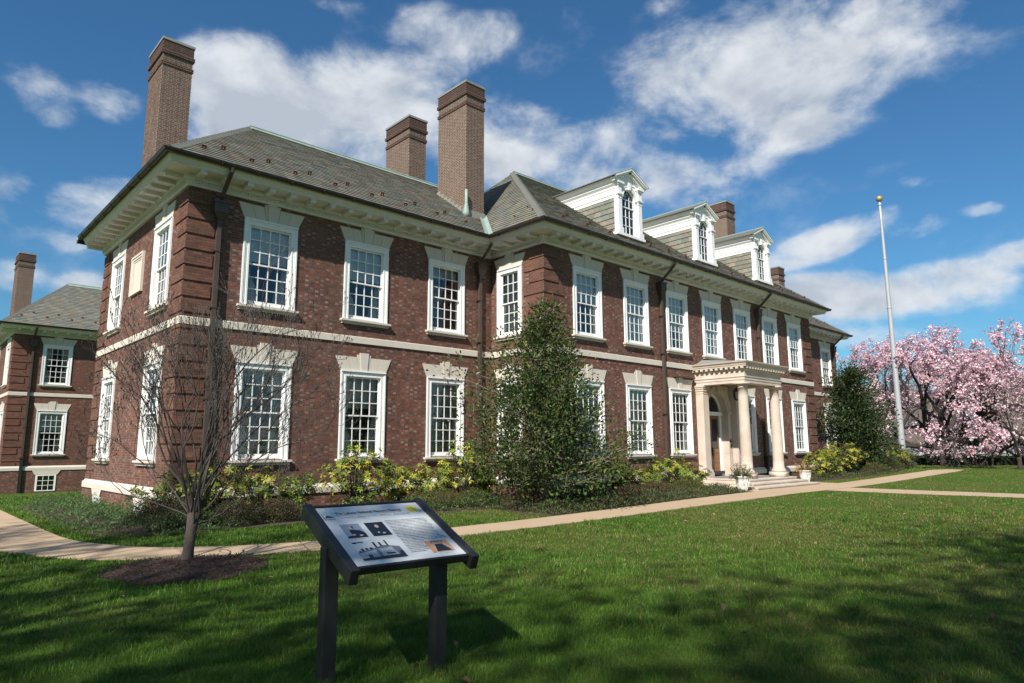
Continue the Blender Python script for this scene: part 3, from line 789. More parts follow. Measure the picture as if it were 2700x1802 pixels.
def slate_faces(n):
    tri = np.array([(0, 1, 2), (0, 2, 3), (3, 2, 4), (3, 4, 5), (0, 3, 5), (1, 4, 2)])
    return ((np.arange(n) * 6)[:, None, None] + tri[None]).reshape(-1, 3)
def chimney(house, x0, x1, y0, y1, z0, zt, rg, name='chimney', individual=0):
    b = MB(); b.box(x0, x1, y0, y1, z0, zt - 0.09)
    c = b.build(name, M_chimmort, house)
    P = Pile()
    zA, zB, zC_ = zt - 1.02, zt - 0.62, zt - 0.09
    frames = [((x0, y0, 0), (1, 0, 0), (0, -1, 0), x1 - x0), ((x0, y1, 0), (0, -1, 0), (-1, 0, 0), y1 - y0), ((x1, y0, 0), (0, 1, 0), (1, 0, 0), y1 - y0), ((x1, y1, 0), (-1, 0, 0), (0, 1, 0), x1 - x0)]
    for O, U, Nn, L in frames:
        rows = courses(0, L, z0, zt - 0.09, rg=rg, jt=0.004)
        if len(rows) == 0: continue
        k = np.round((zt - 0.09 - rows[:, 2]) / CH).astype(int)
        rows[:, 4] = np.where((k == 13) | (k == 12), 0.035, np.where((k == 7) | (k == 6), 0.055, np.where(k < 6, 0.018, 0.0)))
        ext = rows[:, 4]; 
        e0 = rows[:, 0] < 0.02; e1 = rows[:, 1] > L - 0.02
        rows[e0, 0] -= ext[e0]; rows[e1, 1] += ext[e1]
        t = brick_tint(rows[:, 5], rg); t = t * .36 + np.array([0.105, 0.072, 0.055]) * .62
        t[k < 13] = t[k < 13] * 0.5 + np.array([.012, .012, .011])
        V, F = bricks_geo(rows, O, U, Nn, rg); P.add(V, F, np.repeat(t, 5, 0))
    P.build('brickwork', M_brick, c)
    b = MB(); b.box(x0 - 0.05, x1 + 0.05, y0 - 0.05, y1 + 0.05, zt - 0.085, zt); b.build('cap_stone', M_lead, c)
    return c

# ------------------------------------------------------------------ the office building
office = thing('office_building', (0, 0, 0.2), 'long red brick office building with white trim, slate roof, three dormers and columned porch', 'building')
XM, PM, XE, SD, XR = 10.23, 2.60, 40.25, 8.64, 30.33
WA, WB, WC = 2.172, 5.175, 8.226
MAINX = [12.379, 15.162, 17.88, 20.523, 23.137, 25.80, 28.426]
ZL, ZU = 1.6, 5.65
PX = 20.523
EAVE = [(0, SD), (0, 0), (XM, 0), (XM, -PM), (XR, -PM), (XR, 0), (XE, 0), (XE, SD)]
def wing_walls(house, dx, dy, zbot, wins_front, u1, rg, side=True, extra_q=False, wb=None, pile=None):
    pass
wb = MB(); pile = Pile(); rgb = np.random.default_rng(3)
FAC = {}
def facade(key, O, U, Nn, u1, holes, q_lo=None, q_hi=None, zbot=-0.1, b=wb, pl=pile, rg=rgb, base=True, bricks=True):
    sheet(b, O, U, Nn, 0, u1, zbot, ZC + 0.3, holes)
    if not bricks: return
    rows = courses(0, u1, 0.94, ZC + 0.02, holes, q_lo, q_hi, rg)
    FAC[key] = (rows, O, U, Nn)
    if base:
        Ob = Vector(O) + Vector(Nn) * 0.07
        e0 = 0.07 if q_lo else 0; e1 = 0.07 if q_hi else 0
        Ob = Ob - Vector(U) * e0
        hb = [(h[0] + e0, h[1] + e0, h[2], h[3]) for h in holes]
        sheet(b, Ob, U, Nn, 0, u1 + e0 + e1, zbot, 0.70, [h for h in hb if h[2] < 0.69])
        rb = courses(0, u1 + e0 + e1, zbot, 0.70, hb, rg=rg)
        V, F = bricks_geo(rb, Ob, U, Nn, rg); pl.add(V, F, np.repeat(brick_tint(rb[:, 5], rg), 5, 0))
    # quoin mortar blocks
    for end, on in ((0, q_lo), (1, q_hi)):
        if not on: continue
        for blk in range(2, int(ZC / CH / 6) + 1):
            za, zb = blk * 6 * CH, (blk * 6 + 5) * CH
            if zb > ZC: continue
            L = 0.93 if blk % 2 else 0.66
            a, c = (-0.026, L - 0.004) if end == 0 else (u1 - L + 0.004, u1 + 0.026)
            P = lambda u, w, z: Vector(O) + Vector(U) * u + Vector(Nn) * w + Vector((0, 0, z))
            b.add([P(a, 0.030, za + .006), P(c, 0.030, za + .006), P(c, 0.030, zb - .006), P(a, 0.030, zb - .006), P(a, 0, za + .006), P(c, 0, za + .006), P(c, 0, zb - .006), P(a, 0, zb - .006)],
                  [(0, 1, 2, 3), (0, 4, 5, 1), (1, 5, 6, 2), (2, 6, 7, 3), (3, 7, 4, 0)])
HL = lambda u: hole(u, ZL, 2.54)
HU = lambda u: hole(u, ZU, 2.378)
facade('front', (0, 0, 0), (1, 0, 0), (0, -1, 0), XM, [f(u) for u in (WA, WB, WC) for f in (HL, HU)], q_lo=1)
facade('side', (0, SD, 0), (0, -1, 0), (-1, 0, 0), SD, [f(u) for u in (2.02, 6.71) for f in (HL, HU)] + [(u - .3, u + .3, 0.14, 0.5) for u in (2.02, 6.71)], 1, 1)
hn = lambda u, z, h: (u - 0.5, u + 0.5, z + 0.03, z + h - 0.11)
facade('return', (XM, 0, 0), (0, -1, 0), (-1, 0, 0), PM, [hn(0.96, ZL, 2.54), hn(0.96, ZU, 2.378)], None, 1)
facade('main', (XM, -PM, 0), (1, 0, 0), (0, -1, 0), XR - XM, [HU(x - XM) for x in MAINX] + [HL(x - XM) for x in MAINX if abs(x - PX) > 1] + [(PX - XM - 0.83, PX - XM + 0.83, 0.0, 4.17)], 1, 1)
facade('right', (XR, 0, 0), (1, 0, 0), (0, -1, 0), XE - XR, [f(u - XR) for u in (38.64, 35.4, 32.2) for f in (HL, HU)], None, 1)
facade('rs', (XE, 0, 0), (0, 1, 0), (1, 0, 0), SD, [], 1, 1, bricks=False)
facade('rr', (XR, -PM, 0), (0, 1, 0), (1, 0, 0), PM, [], bricks=False)
facade('back', (XE, SD, 0), (-1, 0, 0), (0, 1, 0), XE, [], bricks=False)
wall = wb.build('wall', M_mortar, office, fix=False)
# the 300 bricks that show largest stand alone, the rest are one piece
rows, O, U, Nn = FAC['front']
dist = np.sqrt((rows[:, 0] + 5.17) ** 2 + 17.55 ** 2 + (rows[:, 2] - 1.92) ** 2)
okb = (rows[:, 4] == 0) & (((rows[:, 5] == 0) & (np.abs(rows[:, 1] - rows[:, 0] - 0.203) < 2e-3)) | ((rows[:, 5] == 1) & (np.abs(rows[:, 1] - rows[:, 0] - 0.0935) < 2e-3))) & (rows[:, 0] > 1.05) & (rows[:, 2] > 1.2) & (rows[:, 2] < 4.2)
order = np.argsort(np.where(okb, dist, 1e9))[:300]
sel = np.zeros(len(rows), bool); sel[order] = True
bm_cache = {}
for r in rows[sel]:
    kd = int(r[5]); t = brick_tint(np.array([kd]), rgb)[0]; q = tuple(np.round(t, 2)); w = 0.203 if kd == 0 else 0.0935
    bk = (kd, int(rgb.integers(0, 14)))
    if bk not in bm_cache:
        b = MB(); b.box(-w / 2, w / 2, -0.0045, 0.01, 0, CH - 0.01); me = b.mesh('brick', M_brick)
        a = me.attributes.new('tint', 'FLOAT_COLOR', 'FACE'); a.data.foreach_set('color', np.tile(np.append(t, 1), len(me.polygons)).astype(np.float32)); bm_cache[bk] = me
    o = link('brick', bm_cache[bk], office); o.location = Vector(((r[0] + r[1]) / 2, rgb.uniform(-.0012, .0012), r[2])) - wloc(office)
for key, (rows_, O, U, Nn) in FAC.items():
    rr = rows_[~sel] if key == 'front' else rows_
    t = brick_tint(rr[:, 5], rgb); qz = rr[:, 5] == 3; t[qz] = (t[qz] * .72 + np.array([.025, .015, .010])) * rgb.uniform(.6, 1.2, (int(qz.sum()), 1)); V, F = bricks_geo(rr, O, U, Nn, rgb); pile.add(V, F, np.repeat(t, 5, 0))
pile.build('brickwork', M_brick, office)
# interior: dark rooms behind the glass
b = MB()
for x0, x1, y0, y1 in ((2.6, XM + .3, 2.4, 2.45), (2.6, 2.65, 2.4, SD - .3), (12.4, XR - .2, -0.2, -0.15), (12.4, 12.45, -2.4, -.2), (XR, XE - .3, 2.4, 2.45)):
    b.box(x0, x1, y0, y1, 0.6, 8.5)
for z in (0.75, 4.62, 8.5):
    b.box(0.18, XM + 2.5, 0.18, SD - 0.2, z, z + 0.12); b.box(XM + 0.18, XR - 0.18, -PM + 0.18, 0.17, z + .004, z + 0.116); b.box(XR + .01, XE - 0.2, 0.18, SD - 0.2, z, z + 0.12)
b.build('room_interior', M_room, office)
# windows
H_ = 0.0
for x, dl, du in ((WA, 'drapes blind_top', 'shade_half drapes'), (WB, 'drapes blind_half', 'shade_half drapes'), (WC, 'blind_full', 'blind_top')):
    put_window(office, x, 0, ZL, H_, WLOW, dl, True); put_window(office, x, 0, ZU, H_, WUP, du, True)
for y in (6.62, 1.93):
    put_window(office, 0, y, ZL, PH, WLOW, 'drapes', y < 3); put_window(office, 0, y, ZU, PH, WUP, 'drapes shade_half')
put_window(office, XM, -0.96, ZL, PH, NLOW, 'shade_half'); put_window(office, XM, -0.96, ZU, PH, NUP, 'shade_full', True)
for i, x in enumerate(MAINX):
    put_window(office, x, -PM, ZU, H_, WUP, ['shade_half sides', 'shade_full sides', 'shade_low sides', 'shade_full', 'shade_half sides', 'shade_low', 'shade_half sides'][i], i < 2)
    if i != 3: put_window(office, x, -PM, ZL, H_, WLOW, ['blind_full', 'blind_full sides', 'drapes', '', 'blind_half', 'drapes', 'shade_full'][i])
for x in (32.2, 35.4, 38.64):
    put_window(office, x, 0, ZL, H_, WLOW, 'shade_half'); put_window(office, x, 0, ZU, H_, WUP, 'drapes')
def basement_window(house, x, y, rot, z0, z1, hw):
    b = MB(); b.box(-hw, hw, -0.03, 0.03, z1 - .07, z1); b.box(-hw, -hw + .09, -0.03, 0.03, z0, z1 - .07); b.box(hw - .09, hw, -0.03, 0.03, z0, z1 - .07); b.box(-hw + .09, hw - .09, -0.03, 0.03, z0, z0 + .05)
    for i in (1, 2): b.box(-hw + .09 + (2 * hw - .18) * i / 3 - .012, -hw + .09 + (2 * hw - .18) * i / 3 + .012, -.02, .02, z0 + .05, z1 - .07)
    for i in (1, 2): b.box(-hw + .09, hw - .09, -.017, .017, z0 + .05 + (z1 - z0 - .12) * i / 3 - .012, z0 + .05 + (z1 - z0 - .12) * i / 3 + .012)
    o = link('basement_window', b.mesh('basement_window', M_white), house); o.location = Vector((x, y, 0)) - wloc(house); o.rotation_euler = (0, 0, rot)
    g = MB(); g.add([(-hw, 0, z0), (hw, 0, z0), (hw, 0, z1), (-hw, 0, z1)], [(0, 1, 2, 3)]); link('pane', g.mesh('pane', M_glass, fix=False), o)
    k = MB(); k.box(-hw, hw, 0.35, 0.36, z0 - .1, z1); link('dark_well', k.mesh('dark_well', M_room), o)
    l = MB(); l.prism([(-hw - .06, -0.035, z1 + .002), (hw + .06, -0.035, z1 + .002), (hw + .2, -0.035, 0.688), (-hw - .2, -0.035, 0.688)], (0, .05, 0)); link('lintel_stone', l.mesh('lintel', M_lime), o)
for y in (6.62, 1.93): basement_window(office, -0.075, y, PH, 0.12, 0.5, 0.42)
# stone courses
FR = [((0, 0, 0), (1, 0, 0), (0, -1, 0), -0.045, XM - 0.0), ((0, SD, 0), (0, -1, 0), (-1, 0, 0), 0.0, SD), ((XM, 0, 0), (0, -1, 0), (-1, 0, 0), 0.046, PM), ((XR, 0, 0), (1, 0, 0), (0, -1, 0), 0, XE - XR + .045)]
for O, U, Nn, a, c in FR: stone_run('belt_stone', office, O, U, Nn, a, c, BELT)
for a, c in ((-0.045, PX - XM - 1.70), (PX - XM + 1.70, XR - XM + .045)): stone_run('belt_stone', office, (XM, -PM, 0), (1, 0, 0), (0, -1, 0), a, c, BELT)
FR2 = [((0, 0, 0), (1, 0, 0), (0, -1, 0), -0.115, XM), ((0, SD, 0), (0, -1, 0), (-1, 0, 0), 0.0, SD), ((XM, 0, 0), (0, -1, 0), (-1, 0, 0), 0.116, PM), ((XR, 0, 0), (1, 0, 0), (0, -1, 0), 0, XE - XR)]
for O, U, Nn, a, c in FR2: stone_run('water_table_stone', office, O, U, Nn, a, c, WTAB)
for a, c in ((-0.115, PX - XM - 1.60), (PX - XM + 1.60, XR - XM + .115)): stone_run('water_table_stone', office, (XM, -PM, 0), (1, 0, 0), (0, -1, 0), a, c, WTAB)
# carved panel on the side wall
b = MB(); ring_ = b
for d, w0, w1 in ((-0.075, 0.60, 0.54), (-0.055, 0.54, 0.47), (-0.035, 0.47, 0.41)):
    for (ya, yb, za, zb) in ((4.27 - w0, 4.27 - w1, 7.03 - w0, 7.03 + w0), (4.27 + w1, 4.27 + w0, 7.03 - w0, 7.03 + w0), (4.27 - w1, 4.27 + w1, 7.03 + w1, 7.03 + w0), (4.27 - w1, 4.27 + w1, 7.03 - w0, 7.03 - w1)):
        b.box(d, 0.0, ya, yb, za, zb)
b.box(-0.022, 0, 3.87, 4.67, 6.63, 7.43)
b.build('stone_panel', M_lime, office)
cornice(office, EAVE)
gutter(office, EAVE)
downspout(office, 0.74, 0, 1); downspout(office, 9.62, 0, 1); downspout(office, 16.72, -PM, 1, ground_z=.3); downspout(office, 24.55, -PM, 1, ground_z=.35); downspout(office, 39.75, 0, 1, ground_z=.5)

# ------------------------------------------------------------------ roofs
RG = np.random.default_rng(21)
AL = Vector((3.03, 4.3, 12.71)); AM = Vector((14.607, 3.5, 14.145)); AR = Vector((2 * 20.28 - 14.607, 3.5, 14.145))
E0 = 0.80
def plane_uv(O, U, S, pts):
    O, U, S = Vector(O), Vector(U), Vector(S); return [((Vector(p) - O).dot(U), (Vector(p) - O).dot(S)) for p in pts]
def roof_plane(house, pts, O, U, slates_=True):
    """pts[0], pts[1] on the eave"""
    U = Vector(U).normalized(); n = None
    A, B_, C_ = Vector(pts[0]), Vector(pts[1]), Vector(pts[2])
    n = (B_ - A).cross(C_ - A).normalized(); n = n if n.z > 0 else -n
    S = n.cross(U).normalized(); S = S if S.z > 0 else -S
    uv = plane_uv(O, U, S, pts)
    return slates(uv, O, U, S, rg=RG) if slates_ else None
ZR = ZG + 0.03
def build_roof(house, planes, deck, single=0, near=None):
    b = MB()
    for poly in deck: b.add([Vector(p) - Vector((0, 0, 0.02)) for p in poly], [tuple(range(len(poly)))])
    r = b.build('roof', M_deck, house, fix=False)
    Q, T = [], []
    for pts, O, U in planes:
        q, t = roof_plane(house, pts, O, U)
        Q.append(q); T.append(t)
    Q = np.concatenate(Q); T = np.concatenate(T)
    if single:
        d = np.linalg.norm(Q.mean(1) - np.array(EYE), axis=1) + np.where(Q[:, :, 0].mean(1) < 0.5, 4, 0); sidx = np.argsort(d)[:single]
        for i in sidx:
            me = bpy.data.meshes.new('slate'); off = np.array(wloc(r)); c = Q[i].mean(0)
            me.from_pydata([tuple(v - c) for v in Q[i]], [], [(0, 1, 2, 3), (3, 2, 4, 5), (0, 3, 5), (1, 4, 2)]); me.materials.append(M_slate)
            a = me.attributes.new('tint', 'FLOAT_COLOR', 'FACE'); a.data.foreach_set('color', np.tile(np.append(T[i], 1), 4).astype(np.float32))
            o = link('slate', me, r); o.location = Vector(c - off)
        m = np.ones(len(Q), bool); m[sidx] = False; Q, T = Q[m], T[m]
    np_build('slates', Q.reshape(-1, 3), slate_faces(len(Q)), M_slate, r, np.repeat(T, 6, 0), kind='stuff')
    return r
def valley_pt(z):   # where left wing front plane and main left hip meet
    sL = (AL.z - ZR) / (AL.y + E0); sM = (AM.z - ZR) / (AM.x - (XM - E0))
    return Vector((XM - E0 + (z - ZR) / sM, -E0 + (z - ZR) / sL, z))
v0 = Vector((XM - E0, -E0, ZR)); v1 = valley_pt(AL.z)
mir = lambda p: Vector((2 * 20.28 - p.x, p.y, p.z))
XE_ = XE
LFp = [Vector((-E0, -E0, ZR)), v0, v1, AL]
LSp = [Vector((-E0, SD + E0, ZR)), Vector((-E0, -E0, ZR)), AL]
LBp = [Vector((XM, SD + E0, ZR)), Vector((-E0, SD + E0, ZR)), AL, v1]
MFp = [Vector((XM - E0, -PM - E0, ZR)), Vector((XR + E0, -PM - E0, ZR)), AR, AM]
MSp = [Vector((XM - E0, -E0, ZR)), Vector((XM - E0, -PM - E0, ZR)), AM, v1]
MBp = [Vector((XM - E0, 2 * 3.5 + PM + E0, ZR)), AM, AR, Vector((XR + E0, 2 * 3.5 + PM + E0, ZR))]
MS2 = [AM, v1, Vector((XM - E0, 2 * 3.5 + PM + E0, ZR))]
RS_ = [mir(p) for p in MSp]
ARW = Vector((XE - 3.03, 4.3, 12.71))
RFp = [Vector((XR + E0, -E0, ZR)), Vector((XE + E0, -E0, ZR)), ARW, mir(v1)]
REp = [Vector((XE + E0, -E0, ZR)), Vector((XE + E0, SD + E0, ZR)), ARW]
RBp = [Vector((XE + E0, SD + E0, ZR)), Vector((XR, SD + E0, ZR)), mir(v1), ARW]
roof = build_roof(office, [(LFp, LFp[0], (1, 0, 0)), (LSp, LSp[0], (0, -1, 0)), (MFp, MFp[0], (1, 0, 0)), (MSp, MSp[1], (0, 1, 0)), (RFp, RFp[0], (1, 0, 0)), (RS_, RS_[1], (0, 1, 0))],
                  [LFp, LSp, LBp, MFp, MSp, MBp, MS2, RS_, [mir(p) for p in MS2], RFp, REp, RBp], single=170)
def hip_caps(r, a, b_, w=0.17):
    a, b_ = Vector(a), Vector(b_); d = (b_ - a); L = d.length; d.normalize(); side = d.cross(Vector((0, 0, 1))).normalized(); up = side.cross(d).normalized()
    m = MB(); n = int(L / 0.26)
    for i in range(n):
        c = a + d * ((i + .5) * L / n) + up * 0.035
        for s in (-1, 1):
            ax = (side * s * 0.82 - up * 0.5).normalized()
            m.obox(c + ax * w * .5 + up * random.uniform(0, .008), d * (L / n * .54) + up * 0.010, ax * w * .55, ax.cross(d).normalized() * 0.009)
    m.build('hip_caps', M_hip, r)
M_hip = mat('hip_slate', (0.135, 0.130, 0.107), 0.65, noise=(9, (0.10, 0.105, 0.09), 0.8))
hip_caps(roof, LFp[0] + Vector((.1, .1, .1)), AL); hip_caps(roof, MFp[0] + Vector((.1, .1, .1)), AM); hip_caps(roof, MFp[1] + Vector((-.1, .1, .1)), AR); hip_caps(roof, RFp[1] + Vector((-.1, .1, .1)), ARW)
b = MB()
for p, q in ((AL, v1), (AM, AR), (ARW, mir(v1))):
    d = (q - p).normalized()
    b.obox((p + q) / 2 + Vector((0, -0.10, -0.02)), d * ((q - p).length / 2), Vector((0, .8, .58)).normalized() * 0.15, Vector((0, -.58, .8)).normalized() * 0.012)
    b.obox((p + q) / 2 + Vector((0, 0.10, -0.02)), d * ((q - p).length / 2), Vector((0, .8, -.58)).normalized() * 0.15, Vector((0, .58, .8)).normalized() * 0.012)
    b.tube([p + Vector((0, 0, .07)), q + Vector((0, 0, .07))], 0.045, 6)
b.build('ridge_cap', M_copper, roof)
for p, q, s in ((v0, v1, 1), (mir(v0), mir(v1), -1)):
    b = MB(); d = (q - p); a1 = Vector((-0.16 * s, 0.0, -0.0)); n = 12
    for i in range(n):
        c0 = p + d * (i / n) + Vector((0, 0, 0.045)); c1 = p + d * ((i + 1) / n + .01) + Vector((0, 0, 0.055))
        lf = Vector((-0.17 * s, 0.02, 0.02)); rt = Vector((0.02 * s, -0.17, 0.02)) if False else Vector((0.05 * s, -0.16, 0.03))
        b.add([c0 + Vector((-.2 * s, .0, .03)), c0, c0 + Vector((.06 * s, -.12, .06)), c1 + Vector((.06 * s, -.12, .06)), c1, c1 + Vector((-.2 * s, 0, .03))], [(0, 1, 4, 5), (1, 2, 3, 4)])
    b.build('valley_flashing', M_copper, roof, fix=False)
def guard_mesh():
    b = MB(); b.box(-.03, .03, -.05, .06, 0, .014); b.box(-.06, -.02, -.055, -.035, 0.01, .085); b.box(.02, .06, -.055, -.035, .01, .085); b.box(-.06, .06, -.055, -.035, .06, .10); return b.mesh('snow_guard', M_rust)
GM = guard_mesh()
def guards(r, O, U, S, u0, u1, step=1.25):
    O, U, S = Vector(O), Vector(U).normalized(), Vector(S).normalized(); n = U.cross(S); n = n if n.z > 0 else -n
    rot = Matrix((U, S, n)).transposed().to_euler(); u = u0; k = 0
    while u < u1:
        for du, v in ((0, 1.0), (0.62, 1.5)):
            if u + du > u1: continue
            o = link('snow_guard', GM, r); o.location = O + U * (u + du) + S * v + n * 0.028 - wloc(r); o.rotation_euler = rot
        u += step
SF = (Vector((AL.x, AL.y, AL.z)) - Vector((AL.x, -E0, ZR))).normalized(); SM_ = (AM - Vector((AM.x, -PM - E0, ZR))).normalized(); SH = (AM - Vector((XM - E0, AM.y, ZR))).normalized()
guards(roof, LFp[0], (1, 0, 0), SF, 1.05, 10.4); guards(roof, MFp[0], (1, 0, 0), SM_, 1.7, 20.6)
guards(roof, MSp[1], (0, 1, 0), SH, 1.15, 2.3, 0.9); guards(roof, RFp[0], (1, 0, 0), SF, .6, 9)
for args in ((10.0, 10.9, 1.2, 2.95, 10.2, 15.88, 'chimney'), (9.98, 10.86, 5.0, 6.75, 10.5, 15.9, 'chimney'), (0.62, 1.58, 6.05, 7.65, 8.9, 15.88, 'chimney'), (29.15, 30.05, 1.1, 2.35, 10, 15.88, 'chimney'), (38.9, 39.75, 2.8, 3.6, 9.5, 14.1, 'chimney')):
    c = chimney(office, *args[:6], np.random.default_rng(int(args[0] * 10)))
    if args[0] == 10.0:
        b = MB()   # stepped flashing and lead soaker at the front chimney
        for i in range(8):
            y = 1.2 + i * 0.22; z = ZR + (y + E0) * (AL.z - ZR) / (AL.y + E0)
            b.box(9.975, 9.997, y, y + .24, z - .05, z + .24)
        b.box(9.97, 10.93, 1.17, 1.197, ZR + 2.0 * .727 - .1, ZR + 2.0 * .727 + .22)
        b.build('step_flashing', M_lead, c)
        b = MB(); x, y = 9.93, 1.07; z = ZR + (y + E0) * .727
        b.lathe([(0.15, -0.05), (0.13, 0.1), (0.075, 0.42), (0.06, 0.5)], (x, y, z), 10); b.lathe([(0.065, 0.45), (0.065, 0.5), (0.058, 0.52), (0.058, 1.0), (0.03, 1.02)], (x, y, z), 10)
        b.build('vent_pipe', M_copper, c, smooth=True)

# ------------------------------------------------------------------ dormers
M_night = mat('dark_glass', (0.008, 0.014, 0.022), 0.06, spec=0.8)
def dormer(xc):
    yf = -2.45; zb, zs, zm, ze, za = 9.78, 11.33, 11.0, 12.03, 12.52
    sl = (AM.z - ZR) / (AM.y + PM + E0); yz = lambda z: -PM - E0 + (z - ZR) / sl
    b = MB()
    b.box(xc - .70, xc + .70, yf + .12, yz(11.3), zb - .35, 11.30)
    # front board with an arched opening
    n = 14; r = 0.385
    arch = [(xc - r * math.cos(math.pi * i / n), zs + r * math.sin(math.pi * i / n)) for i in range(n + 1)]
    b.box(xc - .74, xc - r, yf, yf + .115, zb + .10, zs); b.box(xc + r, xc + .74, yf, yf + .115, zb + .10, zs)
    for (xa, z0), (xb, z1) in zip(arch, arch[1:]):
        b.prism([(xa, yf, z0), (xb, yf, z1), (xb, yf, ze), (xa, yf, ze)], (0, .115, 0))
    b.box(xc - .74, xc - r, yf, yf + .115, zs, ze); b.box(xc + r, xc + .74, yf, yf + .115, zs, ze)
    b.box(xc - .86, xc + .86, yf - .13, yf + .1, zb, zb + .10)
    d = b.build('dormer', M_white, office)
    # archivolt and keystone
    b = MB()
    for r0, r1, y in ((.385, .43, -.055), (.43, .50, -.035), (.50, .535, -.05)):
        for i in range(n):
            a0, a1 = math.pi * i / n, math.pi * (i + 1) / n
            P = lambda rr, a: (xc - rr * math.cos(a), yf + y, zs + rr * math.sin(a))
            b.prism([P(r0, a0), P(r0, a1), P(r1, a1), P(r1, a0)], (0, -y, 0))
    b.prism([(xc - .055, yf - .10, zs + .37), (xc + .055, yf - .10, zs + .37), (xc + .09, yf - .10, zs + .66), (xc - .09, yf - .10, zs + .66)], (0, .1, 0))
    b.build('arch_trim', M_white, d)
    for s in (-1, 1):
        b = MB(); x = xc + s * .63
        b.box(x - .11, x + .11, yf - .085, yf, zb + .30, zs + .0); b.box(x - .145, x + .145, yf - .125, yf, zb + .101, zb + .30)
        b.box(x - .125, x + .125, yf - .10, yf, zs - .10, zs - .06); b.box(x - .13, x + .13, yf - .11, yf, zs + .001, zs + .04); b.box(x - .16, x + .16, yf - .14, yf, zs + .04, zs + .09)
        b.box(x - .115, x + .115, yf - .09, yf, zs + .091, zs + .42); b.box(x - .15, x + .15, yf - .125, yf, zs + .42, zs + .48); b.box(x - .19, x + .19, yf - .17, yf, zs + .48, zs + .55)
        b.build('pilaster', M_white, d)
    # side entablatures
    b = MB()
    for s in (-1, 1):
        x0, x1 = (xc - .76, xc - .70) if s < 0 else (xc + .70, xc + .76)
        yb = yz(11.35)
        prof = [(0.0, 11.28), (0.03, 11.28), (0.03, 11.40), (0.055, 11.41), (0.055, 11.62), (0.075, 11.63), (0.09, 11.70), (0.14, 11.76), (0.16, 11.78), (0.16, 11.85), (0.24, 11.93), (0.27, 12.0), (0.27, ze), (0, ze)]
        pts = [(xc + s * (.70 + dd), yf - 0.0, z) for dd, z in prof]
        vs = [Vector(p) for p in pts] + [Vector((p[0], yz(p[2]) + .35, p[2])) for p in pts]
        k = len(pts); b.add(vs, [tuple(range(k)), tuple(range(k, 2 * k))[::-1]] + [(i, (i + 1) % k, k + (i + 1) % k, k + i) for i in range(k)])
    b.build('side_entablature', M_white, d)
    # gable roof and pediment
    hw = 1.02; yo = yf - .22; yb = yz(za) + .3
    b = MB()
    for s in (-1, 1):
        A = Vector((xc, yo, za)); E = Vector((xc + s * hw, yo, ze)); dn = (E - A); dn.normalize(); upn = Vector((-dn.z * s, 0, dn.x * s)); upn = upn if upn.z > 0 else -upn
        for (q0, q1, y0, y1) in ((0, -.05, 0, .05), (-.05, -.10, .03, .2), (-.10, -.19, .10, .24)):
            b.prism([A + upn * q0 + Vector((0, y0, 0)), E + upn * q0 + Vector((0, y0, 0)), E + upn * q1 + Vector((0, y0, 0)), A + upn * q1 + Vector((0, y0, 0))], (0, y1 - y0 + .02, 0))
    b.prism([(xc - .80, yf - .02, ze - .1), (xc + .80, yf - .02, ze - .1), (xc, yf - .02, za - .1)], (0, .1, 0))
    b.build('pediment', M_white, d)
    b = MB()
    for s in (-1, 1):
        A, E = Vector((xc, yo, za)), Vector((xc + s * (hw + .05), yo, ze - .024))
        up = Vector((0, 0, .035)); yE = yz(ze) + .3
        b.add([A, E, Vector((E.x, yE, E.z)), Vector((A.x, yb, A.z)), A + up, E + up, Vector((E.x, yE, E.z)) + up, Vector((A.x, yb, A.z)) + up], [(0, 1, 2, 3), (4, 5, 6, 7), (0, 1, 5, 4), (1, 2, 6, 5), (2, 3, 7, 6), (3, 0, 4, 7)])
    b.build('dormer_roof', M_hip, d)
    b = MB(); b.tube([(xc, yo - .01, za + .045), (xc, yb, za + .045)], .035, 6); b.build('ridge_roll', M_copper, d)
    # sash, tracery, panes
    b = MB(); y0, y1 = yf + .05, yf + .09; zz = zb + .10
    b.box(xc - r, xc - r + .035, y0, y1, zz, zs); b.box(xc + r - .035, xc + r, y0, y1, zz, zs); b.box(xc - r, xc + r, y0, y1, zz, zz + .05); b.box(xc - r, xc + r, y0 - .02, y1, zm - .02, zm + .025)
    gx = (2 * r - .07) / 3
    for i in (1, 2): b.box(xc - r + .035 + gx * i - .011, xc - r + .035 + gx * i + .011, y0 + .004, y1, zz, zs)
    for i in (1, 2): zq = zz + .05 + (zm - zz - .07) * i / 3; b.box(xc - r, xc + r, y0 + .006, y1, zq - .011, zq + .011)
    b.box(xc - r, xc + r, y0 + .006, y1, zs - .012, zs + .012)
    for i in range(n):
        a0, a1 = math.pi * i / n, math.pi * (i + 1) / n
        P = lambda rr, a: (xc - rr * math.cos(a), y0, zs + rr * math.sin(a)); b.prism([P(r - .035, a0), P(r - .035, a1), P(r, a1), P(r, a0)], (0, .04, 0))
    for sx, cx in ((1, -r + .035 + gx), (1, -r + .035 + 2 * gx), (-1, r - .035 - gx), (-1, r - .035 - 2 * gx)):
        R_ = 2 * gx; pts = []
        for i in range(9):
            a = (math.pi / 2.6) * i / 8; px = cx + sx * R_ * (1 - math.cos(a)) ; pz = R_ * math.sin(a)
            if px * px + pz * pz > (r - .02) ** 2: break
            pts.append((xc + px, y0 + .02, zs + pz))
        if len(pts) > 1: b.tube(pts, .010, 4)
    b.build('sash', M_sash, d)
